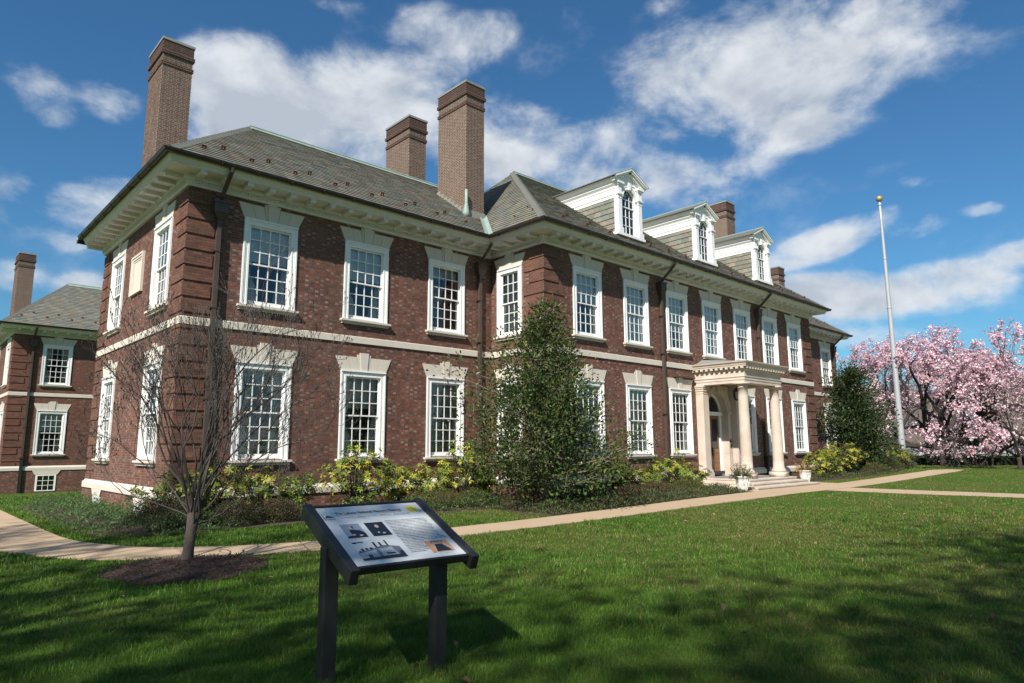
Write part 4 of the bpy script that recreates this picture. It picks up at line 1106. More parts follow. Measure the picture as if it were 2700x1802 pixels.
    for i in range(3):
        for z0, z1 in ((zz + .05, zz + .05 + (zm - zz - .07) / 3), (zz + .05 + (zm - zz - .07) / 3, zz + .05 + (zm - zz - .07) * 2 / 3), (zz + .05 + (zm - zz - .07) * 2 / 3, zm - .02), (zm + .025, zs - .01)):
            p = MB(); x0 = xc - r + .035 + gx * i; p.add([(x0, y0 + .025, z0), (x0 + gx, y0 + .025, z0), (x0 + gx, y0 + .025, z1), (x0, y0 + .025, z1)], [(0, 1, 2, 3)]); p.build('pane', M_night, d, fix=False)
    p = MB(); p.add([(x, y0 + .025, z) for x, z in [(xc - (r - .03) * math.cos(math.pi * i / 16), zs + (r - .03) * math.sin(math.pi * i / 16)) for i in range(17)]], [tuple(range(17))]); p.build('fan_pane', M_night, d, fix=False)
    # slate cheeks
    rg = np.random.default_rng(int(xc * 7))
    for s in (-1, 1):
        Q, T = slates([(0, 0), (3.6, 0), (3.6, 1.9), (0, 1.9)], (xc + s * .705, yf + .12, 9.42), (0, 1, 0), (0, 0, 1), expo=.215, wid=.32, rg=rg)
        if s > 0: Q[:, :, 0] = 2 * (xc + .705) - Q[:, :, 0]
        keep = []
        for i, q in enumerate(Q):
            ym, z1 = q[:, 1].min(), q[:, 2].max()
            if yz(z1) > ym + .02 and q[:, 2].min() < 11.25: keep.append(i)
        Q, T = np.array(Q)[keep], T[keep]; Q[:, :, 2] = np.minimum(Q[:, :, 2], 11.29)
        T = T * 1.15
        if Q[:, :, 0].mean() > xc + .70 or s > 0: Qs = []
        if s < 0:
            Q[:, :, 0] = 2 * (xc - .705) - Q[:, :, 0] if Q[:, :, 0].mean() > xc - .705 else Q[:, :, 0]
            for q, t in zip(Q, T):
                me = bpy.data.meshes.new('slate'); c = q.mean(0); me.from_pydata([tuple(v - c) for v in q], [], [(0, 1, 2, 3), (3, 2, 4, 5), (0, 3, 5), (1, 4, 2)]); me.materials.append(M_slate)
                a = me.attributes.new('tint', 'FLOAT_COLOR', 'FACE'); a.data.foreach_set('color', np.tile(np.append(t, 1), 4).astype(np.float32))
                o = link('slate', me, d); o.location = Vector(c) - wloc(d)
        else:
            Q[:, :, 0] = 2 * (xc + .705) - Q[:, :, 0] if Q[:, :, 0].mean() < xc + .705 else Q[:, :, 0]
            np_build('slates', Q.reshape(-1, 3), slate_faces(len(Q)), M_slate, d, np.repeat(T, 6, 0), kind='stuff')
for x in (15.13, 20.50, 25.75): dormer(x)

# ------------------------------------------------------------------ porch
pw = empty('portico', Vector((PX, -PM, 0.32)) - wloc(office)); pw.parent = office
ZF = 0.665
for k in range(3):
    b = MB(); t = 0.33 * (2 - k); zt = ZF - 0.115 * (2 - k)
    x0, x1, y0 = PX - 1.95 - t, PX + 1.95 + t, -4.99 - t
    b.box(x0 + .02, x1 - .02, y0 + .02, -PM + .05, 0.1 if k == 0 else zt - .13, zt - .045); b.box(x0, x1, y0, -PM + .052, zt - .0445, zt)
    b.build('step', M_limewarm, pw)
b = MB()
for i in range(5):
    for j in range(3):
        b.box(PX - 1.5 + i * .6 + .004, PX - 1.5 + (i + 1) * .6 - .004, -4.55 + j * .62 + .004, -4.55 + (j + 1) * .62 - .004, ZF + .001, ZF + .006)
b.build('floor_tiles', mat('blue_stone', (0.17, 0.19, 0.21), 0.6), pw)
for s in (-1, 1):
    x, y = PX + s * 1.3, -4.56
    b = MB(); b.box(x - .285, x + .285, y - .285, y + .285, ZF, ZF + .20)
    b.lathe([(.27, 0), (.285, .03), (.285, .06), (.265, .09), (.245, .10), (.245, .125), (.215, .16)] + [(.215 - .035 * (i / 10) ** 1.6, .16 + (4.14 - .2 - .16 - ZF) * i / 10) for i in range(11)] +
            [(.195, 4.14 - .2 - ZF + .0), (.195, 4.14 - .2 - ZF + .03), (.18, 4.14 - .2 - ZF + .035), (.18, 4.14 - .2 - ZF + .07), (.21, 4.14 - .2 - ZF + .10), (.25, 4.14 - .2 - ZF + .14)], (x, y, ZF + .20), 28)
    b.box(x - .275, x + .275, y - .275, y + .275, 4.275, 4.33)
    o = b.build('column', M_limewarm, pw)
    for p in o.data.polygons: p.use_smooth = len(p.vertices) == 4 and abs(p.normal.z) < 0.9 and p.area < 0.2
    b = MB(); ya, yb = -PM - .34, -PM + .01
    b.box(x - .27, x + .27, ya - .07, yb, ZF, ZF + .20); b.box(x - .25, x + .25, ya - .045, yb, ZF + .20, ZF + .29); b.box(x - .225, x + .225, ya - .02, yb, ZF + .29, ZF + .33)
    b.box(x - .20, x + .20, ya, yb, ZF + .33, 4.10); b.box(x - .215, x + .215, ya - .015, yb, 4.00, 4.035); b.box(x - .225, x + .225, ya - .03, yb, 4.10, 4.19); b.box(x - .25, x + .25, ya - .05, yb, 4.19, 4.26); b.box(x - .275, x + .275, ya - .075, yb, 4.26, 4.33)
    b.build('wall_pilaster', M_limewarm, pw)
hw, yfr = 1.3 + .21, -4.56 - .21
OUT = [(PX - hw, -PM + .02), (PX - hw, yfr), (PX + hw, yfr), (PX + hw, -PM + .02)]
b = MB()
b.sweep([(-.42, 4.33), (0, 4.33), (0, 4.44), (.018, 4.445), (.018, 4.54), (.045, 4.56), (.045, 4.585), (.005, 4.59), (.005, 4.80), (.03, 4.81), (.05, 4.84), (.05, 4.865), (-.42, 4.865)], OUT, closed=True)
b.build('entablature', M_limewarm, pw)
b = MB(); b.sweep([(-.42, 4.866), (.06, 4.866), (.07, 4.94), (.17, 4.945), (.17, 5.0), (.19, 5.01), (.20, 5.06), (.25, 5.11), (.26, 5.155), (-.42, 5.20)], OUT, closed=True)
b.add([(PX - hw + .1, -PM + .02, 5.19), (PX - hw + .1, yfr + .1, 5.19), (PX + hw - .1, yfr + .1, 5.19), (PX + hw - .1, -PM + .02, 5.19)], [(0, 1, 2, 3)])
b.build('porch_cornice', M_limewarm, pw)
b = MB()
b.prism([(PX - hw, -PM, 5.195), (PX - hw + .1, yfr + .2, 5.195), (PX + hw - .1, yfr + .2, 5.195), (PX + hw, -PM, 5.195)], (0, 0, .03)); b.add([(PX - hw + .2, yfr + .4, 5.2252), (PX + hw - .2, yfr + .4, 5.2252), (PX + .9, -PM + .03, 5.45), (PX - .9, -PM + .03, 5.45), (PX - hw + .1, -PM + .03, 5.225), (PX + hw - .1, -PM + .03, 5.225)], [(0, 1, 2, 3), (0, 3, 4), (1, 5, 2)])
b.build('porch_roof', M_lead, pw, fix=False)
mm = MB(); mm.obox((0, 0, 0), (.055, 0, 0), (0, .05, 0), (0, 0, .037)); mu = mm.mesh('mutule', M_limewarm)
for (p, q) in zip(OUT, OUT[1:]):
    p, q = Vector(p), Vector(q); d = (q - p); L = d.length; d.normalize(); nn = Vector((d.y, -d.x)); n = round(L / .215)
    for i in range(n + 1):
        w = p + d * (L * i / n) + nn * .115; o = link('mutule', mu, pw); o.location = Vector((w.x, w.y, 4.905)) - wloc(pw); o.rotation_euler = (0, 0, math.atan2(d.y, d.x))
b = MB(); b.box(PX - 1.1, PX + 1.1, -4.4, -PM + .01, 4.50, 4.52); b.build('porch_ceiling', M_cream, pw)
# doorway: arched stone surround, recess, door
b = MB(); n = 18; zs = 3.33; r = .80
for i in range(n):
    a0, a1 = math.pi * i / n, math.pi * (i + 1) / n
    P = lambda rr, a, y: (PX - rr * math.cos(a), y, zs + rr * math.sin(a))
    for r0, r1, y in ((r, .90, -.07), (.90, 1.0, -.10), (1.0, 1.07, -.13)):
        b.prism([P(r0, a0, -PM + y), P(r0, a1, -PM + y), P(r1, a1, -PM + y), P(r1, a0, -PM + y)], (0, .30 if r0 == r else -y + .02, 0))
for s in (-1, 1):
    x0, x1 = sorted((PX + s * .80, PX + s * 1.06))
    b.box(x0, x1, -PM - .09, -PM + .23, ZF, 3.24); b.box(x0 - .03, x1 + .03, -PM - .13, -PM + .24, 3.24, 3.30); b.box(x0 - .05, x1 + .05, -PM - .15, -PM + .242, 3.30, 3.345); b.box(x0 - .02, x1 + .02, -PM - .115, -PM + .235, 3.13, 3.16)
b.prism([(PX - .07, -PM - .19, zs + .80), (PX + .07, -PM - .19, zs + .80), (PX + .11, -PM - .19, zs + 1.12), (PX - .11, -PM - .19, zs + 1.12)], (0, .2, 0))
arch = [(PX - 1.07 * math.cos(math.pi * i / n), zs + 1.07 * math.sin(math.pi * i / n)) for i in range(n + 1)]
for (xa, z0), (xb, z1) in zip(arch, arch[1:]): b.prism([(xa, -PM - .02, z0), (xb, -PM - .02, z1), (xb, -PM - .02, 4.45), (xa, -PM - .02, 4.45)], (0, .03, 0))
b.build('door_surround', M_limewarm, pw)
b = MB()
yd = -PM + .23
b.box(PX - .80, PX - .66, yd, yd + .12, ZF, 3.18); b.box(PX + .66, PX + .80, yd, yd + .12, ZF, 3.18); b.box(PX - .80, PX + .80, yd - .06, yd + .12, 3.18, 3.34)
for i in range(n):
    a0, a1 = math.pi * i / n, math.pi * (i + 1) / n
    P = lambda rr, a: (PX - rr * math.cos(a), yd, 3.33 + rr * math.sin(a)); b.prism([P(.70, a0), P(.70, a1), P(.80, a1), P(.80, a0)], (0, .1, 0))
b.build('door_frame', M_white, pw)
b = MB(); b.add([(PX - .72 * math.cos(math.pi * i / 16), yd + .06, 3.33 + .72 * math.sin(math.pi * i / 16)) for i in range(17)], [tuple(range(17))]); b.build('fanlight', M_night, pw, fix=False)
b = MB()
for i in range(1, 6): a = math.pi * i / 6; b.tube([(PX - .2 * math.cos(a), yd + .05, 3.34 + .2 * math.sin(a)), (PX - .71 * math.cos(a), yd + .05, 3.34 + .71 * math.sin(a))], .012, 4)
b.tube([(PX - .2 * math.cos(math.pi * i / 10), yd + .05, 3.34 + .2 * math.sin(math.pi * i / 10)) for i in range(11)], .012, 4); b.build('fan_bars', M_iron, pw)
for s in (-1, 1):
    b = MB(); x0, x1 = sorted((PX + s * .003, PX + s * .66)); w = x1 - x0; y = yd + .06; zb = ZF + .04
    b.box(x0, x0 + .10, y, y + .05, zb, 3.18); b.box(x1 - .10, x1, y, y + .05, zb, 3.18); b.box(x0 + .10, x1 - .10, y, y + .05, 3.05, 3.18); b.box(x0 + .10, x1 - .10, y, y + .05, 1.62, 1.78); b.box(x0 + .10, x1 - .10, y, y + .05, zb, zb + .2); b.box(x0 + .10, x1 - .10, y + .02, y + .04, zb + .2, 1.62)
    b.box(x0 + .15, x1 - .15, y + .006, y + .03, zb + .27, 1.16); b.box(x0 + .10, x1 - .10, y + .003, y + .05, 1.22, 1.30); b.box(x0 + .15, x1 - .15, y + .007, y + .03, 1.34, 1.58)
    o = b.build('door_leaf', M_wood, pw)
b = MB()
for s in (-1, 1): b.box(PX + s * .33 - .23, PX + s * .33 + .23, yd + .075, yd + .08, 1.78, 3.05)
b.build('door_glass', M_night, pw)
b = MB(); b.box(PX + .04, PX + .07, yd + .02, yd + .06, 1.5, 1.85); b.tube([(PX + .055, yd - .0, 1.55), (PX + .055, yd - .03, 1.58), (PX + .055, yd - .03, 1.78), (PX + .055, yd, 1.81)], .012, 6); b.build('door_handle', M_iron, pw)
b = MB(); b.box(PX + .885, PX + .965, -PM - .115, -PM - .088, 2.05, 2.18); b.build('intercom', M_black, pw)
b = MB(); b.box(PX + .88, PX + .97, -PM - .12, -PM - .088, 1.84, 1.99); b.build('keypad', M_black, pw)
b = MB(); b.box(PX + 1.53, PX + 1.76, -PM - .03, -PM + .01, 0.95, 4.2); b.build('side_panel', M_lime, pw)
b = MB(); b.box(PX + 1.545, PX + 1.745, -PM - .055, -PM - .031, 2.33, 3.0); b.build('plaque', M_black, pw)
b = MB(); b.box(PX - 3.1, PX - 1.72, -PM - .16, -PM + .01, 4.60, 4.66); b.build('conduit_cover', M_pipe, pw)
# lantern hanging in the porch
lan = thing('hanging_lantern', (20.25, -3.75, 3.75), 'dark iron lantern hanging under the porch ceiling beside the door arch', 'lantern')
b = MB(); b.tube([(20.25, -3.75, 4.5), (20.25, -3.75, 4.28)], .012, 5); b.lathe([(.02, .53), (.04, .5), (.09, .46), (.17, .38), (.19, .36), (.17, .35)], (20.25, -3.75, 3.75), 8); b.lathe([(.11, 0.0), (.13, .02), (.12, .04), (.03, -.03)], (20.25, -3.75, 3.75), 8)
for i in range(6): a = math.pi * i / 3; b.tube([(20.25 + .115 * math.cos(a), -3.75 + .115 * math.sin(a), 3.78), (20.25 + .165 * math.cos(a), -3.75 + .165 * math.sin(a), 4.11)], .010, 4)
b.build('cage', M_iron, lan)
b = MB(); b.lathe([(.10, .04), (.15, .35)], (20.25, -3.75, 3.75), 6); b.build('lantern_glass', M_glass, lan, fix=False)

# ------------------------------------------------------------------ the twin building at the left, farther back
DX, DY = 0.03, 30.2
annex = thing('brick_annex', (DX, DY, -0.55), 'smaller brick building at the left edge behind the corner, two storeys over a basement window', 'building')
wb2 = MB(); pile2 = Pile(); rg2 = np.random.default_rng(8); FAC2 = {}
keep = FAC; FAC = FAC2
facade('front', (DX, DY, 0), (1, 0, 0), (0, -1, 0), 9.0, [f(u) for u in (WA, WB) for f in (HL, HU)] + [(WA - .42, WA + .42, -.48, .42)], q_lo=1, zbot=-1.0, b=wb2, pl=pile2, rg=rg2)
facade('side', (DX, DY + SD, 0), (0, -1, 0), (-1, 0, 0), SD, [f(u) for u in (2.02, 6.71) for f in (HL, HU)], 1, 1, zbot=-1.0, b=wb2, pl=pile2, rg=rg2)
facade('end', (DX + 9, DY, 0), (0, 1, 0), (1, 0, 0), SD, [], bricks=False, zbot=-1.0, b=wb2)
facade('back', (DX + 9, DY + SD, 0), (-1, 0, 0), (0, 1, 0), 9.0, [], bricks=False, zbot=-1.0, b=wb2)
wb2.build('wall', M_mortar, annex, fix=False)
for key, (rows_, O, U, Nn) in FAC2.items():
    t = brick_tint(np.where((rows_[:, 5] == 1) & (rg2.random(len(rows_)) < .75), 0, rows_[:, 5]), rg2) * 0.92; V, F = bricks_geo(rows_, O, U, Nn, rg2); pile2.add(V, F, np.repeat(t, 5, 0))
pile2.build('brickwork', M_brick, annex)
FAC = keep
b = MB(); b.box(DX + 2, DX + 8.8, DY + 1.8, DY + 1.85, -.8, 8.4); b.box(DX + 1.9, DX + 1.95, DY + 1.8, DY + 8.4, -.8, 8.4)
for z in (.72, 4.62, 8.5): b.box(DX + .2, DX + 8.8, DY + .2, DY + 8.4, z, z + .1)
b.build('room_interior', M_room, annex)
put_window(annex, DX + WA, DY, ZL, 0, WLOW, 'shade_half drapes', True); put_window(annex, DX + WA, DY, ZU, 0, WUP, 'drapes', True); put_window(annex, DX + WB, DY, ZL, 0, WLOW, ''); put_window(annex, DX + WB, DY, ZU, 0, WUP, '')
for y in (6.62, 1.93): put_window(annex, DX, DY + y, ZL, PH, WLOW, 'drapes'); put_window(annex, DX, DY + y, ZU, PH, WUP, 'drapes')
basement_window(annex, DX + WA, DY - .075, 0, -0.50, 0.44, 0.50)
for O, U, Nn, a, c in (((DX, DY, 0), (1, 0, 0), (0, -1, 0), -.045, 9.0), ((DX, DY + SD, 0), (0, -1, 0), (-1, 0, 0), 0, SD)):
    stone_run('belt_stone', annex, O, U, Nn, a, c, BELT); stone_run('water_table_stone', annex, O, U, Nn, a - .07, c, WTAB)
AO = [(DX, DY + SD), (DX, DY), (DX + 9, DY)]
cornice(annex, AO); gutter(annex, AO); downspout(annex, DX + 0.92, DY, 1, ground_z=-.6)
sh = lambda p: Vector((p.x + DX, p.y + DY, p.z))
A_ = [sh(LFp[0]), Vector((DX + 9, DY - E0, ZR)), Vector((DX + 9, DY + AL.y, AL.z)), sh(AL)]
r2 = build_roof(annex, [(A_, A_[0], (1, 0, 0)), ([sh(p) for p in LSp], sh(LSp[0]), (0, -1, 0))], [A_, [sh(p) for p in LSp], [Vector((DX + 9, DY + SD + E0, ZR)), sh(LBp[1]), sh(AL), A_[2]]])
hip_caps(r2, A_[0] + Vector((.1, .1, .1)), sh(AL)); guards(r2, A_[0], (1, 0, 0), SF, 1.0, 7)
b = MB(); b.obox((sh(AL) + A_[2]) / 2 + Vector((0, -.1, -.02)), (3, 0, 0), Vector((0, .8, .58)) * .15, Vector((0, -.58, .8)) * .012); b.tube([sh(AL) + Vector((0, 0, .07)), A_[2] + Vector((0, 0, .07))], .045, 6); b.build('ridge_cap', M_copper, r2)
chimney(annex, DX + .45, DX + 1.33, DY + 6.1, DY + 7.8, 8.9, 14.85, np.random.default_rng(44))

# ------------------------------------------------------------------ flagpole
def H3(x, y): return Vector((x, y, H(x, y)))
fp = H3(43.5, -2.5)
pole = thing('flagpole', fp, 'tall pale tapered flagpole with a brass ball on top, no flag, on the right lawn', 'flagpole')
b = MB(); hgt = 17.6
b.lathe([(.205 - .13 * (i / 16) ** 1.05, hgt * i / 16) for i in range(17)], fp, 14); o = b.build('pole', M_pole, pole, smooth=True)
b = MB(); b.sphere(fp + Vector((0, 0, hgt + .5)), .215, 10); b.build('ball', M_gold, pole, smooth=True)
b = MB(); b.lathe([(.078, hgt), (.12, hgt + .05), (.11, hgt + .14), (.06, hgt + .2), (.05, hgt + .36)], fp, 10); b.build('truck', M_pole, pole)
b = MB()
for z in (3.0, 6.8, 10.4, 13.8): r_ = .205 - .13 * (z / hgt) ** 1.05 + .008; b.lathe([(r_, z), (r_ + .012, z + .02), (r_ + .012, z + .08), (r_, z + .1)], fp, 14)
b.build('joint_ring', M_pole, pole)
b = MB(); b.tube([fp + Vector((.23, -.05, 1.2)), fp + Vector((.12, -.04, hgt))], .008, 4); b.box(fp.x + .18, fp.x + .27, fp.y - .08, fp.y - .02, fp.z + 1.1, fp.z + 1.3); b.build('halyard', M_lead, pole)
b = MB(); b.lathe([(.34, -.05), (.34, .05), (.27, .12), (.21, .16)], fp, 16); b.build('base_collar', M_pole, pole)

# ------------------------------------------------------------------ the information sign
SP = Vector((-2.267, -13.067, 1.289)); az, ti = -0.091, 0.398; PWd, PHt = 0.90, 0.861
sx = Vector((math.cos(az), math.sin(az), 0)); syh = Vector((-math.sin(az), math.cos(az), 0)); sy = syh * math.cos(ti) + Vector((0, 0, math.sin(ti))); sn = sx.cross(sy)
sign = thing('information_sign', H3(SP.x, SP.y), 'tilted information panel with photos and text in a dark metal frame on two square posts', 'sign')
def sb(b, u0, u1, v0, v1, w0, w1, m=0):
    b.obox(SP + sx * (u0 + u1) / 2 + sy * (v0 + v1) / 2 + sn * (w0 + w1) / 2, sx * (u1 - u0) / 2, sy * (v1 - v0) / 2, sn * (w1 - w0) / 2, m)
hw, hh = PWd / 2, PHt / 2
def bev(o, w=.004):
    m = o.modifiers.new('bevel', 'BEVEL'); m.width = w; m.segments = 2; return o
for s in (-1, 1):
    b = MB(); u0, u1 = sorted((s * (hw - .002), s * (hw + .062))); sb(b, u0, u1, -hh - .065, hh + .035, -.085, .022); bev(b.build('side_rail', M_signframe, sign))
b = MB(); sb(b, -hw + .001, hw - .001, hh - .002, hh + .022, -.045, .012); bev(b.build('top_rail', M_signframe, sign))
b = MB(); sb(b, -hw + .001, hw - .001, -hh - .024, -hh + .002, -.045, .010); bev(b.build('bottom_rail', M_signframe, sign))
b = MB(); sb(b, -hw + .003, hw - .003, -hh + .004, hh - .004, -.04, -.012); b.build('back_plate', M_signframe, sign)
b = MB(); sb(b, -hw + .003, hw - .003, -hh + .004, hh - .004, -.0115, 0.0); panel = b.build('panel', M_panel, sign)
for s, po, pv in ((-1, -.475, -.02), (1, .315, -.20)):
    b = MB(); c = SP + sx * po + syh * pv; top = SP.z - .06 + (pv * math.tan(ti)); g = H(c.x, c.y) - .25
    b.obox(Vector((c.x, c.y, (top + g) / 2)), sx * .052, syh * .052, (0, 0, (top - g) / 2)); bev(b.build('post', M_signframe, sign), .006)
    b = MB(); sb(b, min(max(po, -.38), .38) - .05, min(max(po, -.38), .38) + .05, -.30, .30, -.075, -.042); b.build('bracket', M_signframe, sign)
def pflat(name, polys, m, w=.0015, parent=panel, th=.0008):
    """flat print on the panel; polygons in panel coordinates 0..1 (left to right, top to bottom)"""
    b = MB()
    for pl in polys:
        b.prism([SP + sx * (-hw + u * PWd) + sy * (hh - v * PHt) + sn * w for u, v in pl], sn * th)
    return b.build(name, m, parent)
rect = lambda a, c, d, e: [(a, c), (d, c), (d, e), (a, e)]
def ell(cx, cy, rx, ry, n=16): return [(cx + rx * math.cos(2 * math.pi * i / n), cy + ry * math.sin(2 * math.pi * i / n)) for i in range(n)]
def text(name, body, u, v, size, m=M_ink, align='LEFT', bold=0.0, w=.0018, sxs=1.0, spacing=1.0, wordsp=1.0):
    cu = bpy.data.curves.new(name, 'FONT'); cu.body = body; cu.size = size; cu.align_x = align; cu.offset = bold; cu.space_line = spacing; cu.space_word = wordsp
    cu.resolution_u = 2
    o = bpy.data.objects.new(name, cu); COL.objects.link(o); cu.materials.append(m); o.parent = panel
    P = SP + sx * (-hw + u * PWd) + sy * (hh - v * PHt) + sn * w
    M = Matrix((sx * sxs, sy, sn)).transposed().to_4x4(); M.translation = P - wloc(panel)
    me = bpy.data.meshes.new_from_object(o.evaluated_get(bpy.context.evaluated_depsgraph_get())); bpy.data.objects.remove(o)
    me.transform(M); me.name = name; return link(name, me, panel)
text('title', 'The Lukens National Historic District', .155, .148, .050, bold=.0014, sxs=.735)
pflat('rule_line', [rect(.155, .165, .775, .168)], M_inkg)
text('subtitle', 'LUKENS  EXECUTIVE  OFFICE  BUILDING', .175, .222, .036, m=M_inkg, sxs=.89, wordsp=1.3)
em = pflat('emblem', [rect(.035, .12, .125, .225)], M_ink); pflat('emblem_field', [rect(.038, .123, .122, .222)], M_panel, .0026, panel)
pflat('emblem_mark', [[(.045, .205), (.052, .178), (.064, .168), (.07, .150), (.082, .160), (.108, .178), (.117, .205)]], M_ink, .0036, panel); pflat('emblem_flash', [rect(.065, .187, .095, .196)], flat('print_red', (.5, .04, .03)), .0046, panel)
Y1 = flat('print_yellow', (.75, .60, .03)); pflat('yellow_emblem', [rect(.845, .08, .945, .185)], Y1); pflat('yellow_emblem_ring', [rect(.862, .112, .866, .158), rect(.862, .158, .928, .163), rect(.924, .118, .928, .158), rect(.885, .108, .915, .113), rect(.88, .125, .912, .13), rect(.9, .13, .905, .15)], M_ink, .0026, panel)
pflat('portrait', [rect(.115, .33, .285, .565)], flat('print_blue', (.22, .27, .34))); pflat('portrait_suit', [[(.165, .44), (.19, .425), (.255, .445), (.285, .50), (.285, .565), (.115, .565), (.115, .535), (.165, .525)]], flat('print_navy', (.012, .018, .032)), .0026, panel)
pflat('portrait_face', [ell(.192, .398, .016, .026), ell(.178, .517, .014, .012), ell(.236, .533, .016, .014)], flat('print_skin', (.48, .33, .25)), .0036, panel); pflat('portrait_hair', [ell(.206, .388, .010, .022), ], flat('print_hair', (.09, .055, .04)), .0040, panel)
pflat('portrait', [rect(.335, .33, .505, .565)], flat('print_navy', (.012, .018, .032))); pflat('portrait_face', [ell(.425, .402, .017, .028), ell(.402, .508, .010, .013), ell(.446, .522, .014, .012)], flat('print_skin', (.48, .33, .25)), .0026, panel)
text('caption', 'A.F. Huston', .20, .588, .015, align='CENTER', bold=.0003); text('caption', 'C.L. Huston, Sr.', .42, .588, .015, align='CENTER', m=M_inkg)
G1, G2, G3 = flat('print_grey', (.36, .39, .42)), flat('print_slate', (.13, .15, .18)), flat('print_black', (.02, .022, .028))
pflat('archive_photo', [rect(.10, .64, .475, .925)], flat('print_pale', (.57, .59, .58)))
pflat('archive_photo_building', [[(.10, .80), (.26, .762), (.405, .742), (.475, .76), (.475, .895), (.10, .915)]], G1, .0026, panel)
pflat('archive_photo_roof', [[(.10, .815), (.255, .772), (.40, .75), (.475, .768), (.475, .760), (.405, .738), (.345, .722), (.285, .742), (.255, .755), (.10, .80)], rect(.258, .775, .285, .9), [(.405, .755), (.475, .772), (.475, .875), (.425, .88)]], G2, .0036, panel)
pflat('archive_photo_trees', [[(.10, .64), (.145, .64), (.14, .662), (.11, .66)], rect(.15, .64, .2, .652), rect(.27, .665, .287, .745), rect(.318, .672, .335, .735), rect(.375, .645, .39, .742), rect(.115, .775, .13, .80), rect(.14, .745, .16, .785), rect(.175, .745, .2, .77), rect(.215, .742, .24, .765), [(.10, .895), (.475, .878), (.475, .925), (.10, .925)], rect(.165, .832, .195, .895), rect(.325, .84, .4, .86), [(.44, .83), (.475, .83), (.475, .88), (.44, .88)]], G3, .0046, panel)
pflat('archive_photo_windows', [rect(.115 + .022 * i, .825 - .004 * i, .124 + .022 * i, .862 - .004 * i) for i in range(6)] + [rect(.298 + .022 * i, .79 - .003 * i, .308 + .022 * i, .825 - .003 * i) for i in range(5)], flat('print_pale', (.57, .59, .58)), .0056, panel)['kind'] = 'stuff'
pflat('stair_photo', [rect(.715, .725, .93, .915)], flat('print_tan', (.50, .33, .22))); pflat('stair_photo_walls', [[(.715, .725), (.75, .725), (.755, .915), (.715, .915)], [(.875, .725), (.93, .725), (.93, .86), (.885, .77)]], flat('print_orange', (.55, .26, .12)), .0026, panel)
pflat('stair_photo_steps', [[(.79, .79), (.855, .79), (.905, .905), (.76, .905)]], G3, .0036, panel); pflat('stair_photo_rail', [rect(.77, .745, .88, .75), rect(.77, .75, .775, .78), rect(.87, .75, .875, .775), rect(.80, .758, .81, .765), rect(.83, .758, .84, .765)], flat('print_brown', (.12, .06, .04)), .0046, panel)
text('caption', 'Main Lobby Staircase', .83, .94, .014, align='CENTER')
BODY = """Addressing the needs of a growing business, a new office building was
constructed on South First Avenue. Groundbreaking took place in 1901,
and Lukens Main Office was completed by the fall of 1902. The building
proved to be an aesthetic enhancement for the community, as well as
meeting the practical requirements of its time. Cope & Stewardson, the
architects of Graystone Mansion, were retained for the project and once
again demonstrated their combination of masterful skills and beauty of
setting. They designed the building in elegant Georgian Revival, blending
Flemish bond ivory sash with limestone trim, iron railing and classical
modern century to create a setting of traditional proportions, symmetry,
elegance and lasting appeal. The original building became too small and
thus an addition by Stewardson & Page was placed on the main side in
1916. The highlight of the building's interior is its newly finely crafted
lobby featuring a majestic grand staircase and hand carved oak woodwork.
The lobby was beautifully restored to its former appearance in 1986. Lukens
Main Office has been in continuous
use since its construction. The
building was purchased from
Bethlehem Steel Corporation by
Stewart Properties, Inc. in 2001
and is now known as the Lukens
Executive Office Building."""
text('body_text', BODY, .535, .325,   .0158, bold=.0006, sxs=.79, spacing=1.42)

# ------------------------------------------------------------------ growing things
def quads_leaf(P, D, Nn, ln, wd, fold=0.18):
    """one folded leaf per row: base P, direction D, normal Nn"""
    P, D, Nn = (np.asarray(v, float) for v in (P, D, Nn)); n = len(P)
    D = D / np.linalg.norm(D, axis=1, keepdims=True); S = np.cross(D, Nn); S /= np.linalg.norm(S, axis=1, keepdims=True) + 1e-9; Nn = np.cross(S, D)
    ln = np.broadcast_to(ln, (n,))[:, None]; wd = np.broadcast_to(wd, (n,))[:, None]
    mid = P + D * ln * 0.48
    V = np.stack([P, mid - S * wd / 2 + Nn * wd * fold, P + D * ln, mid + S * wd / 2 + Nn * wd * fold], 1)
    F = (np.arange(n) * 4)[:, None, None] + np.array([(0, 2, 1), (0, 3, 2)])[None]
    return V.reshape(-1, 3), F.reshape(-1, 3)
def unit(n, rg): v = rg.normal(size=(n, 3)); return v / np.linalg.norm(v, axis=1, keepdims=True)
def cols(base, n, rg, lo=.75, hi=1.25): base = np.array(base); return base[rg.integers(0, len(base), n)] * rg.uniform(lo, hi, (n, 1))
def tint_tri(t, k=2): return np.repeat(t, k, 0)

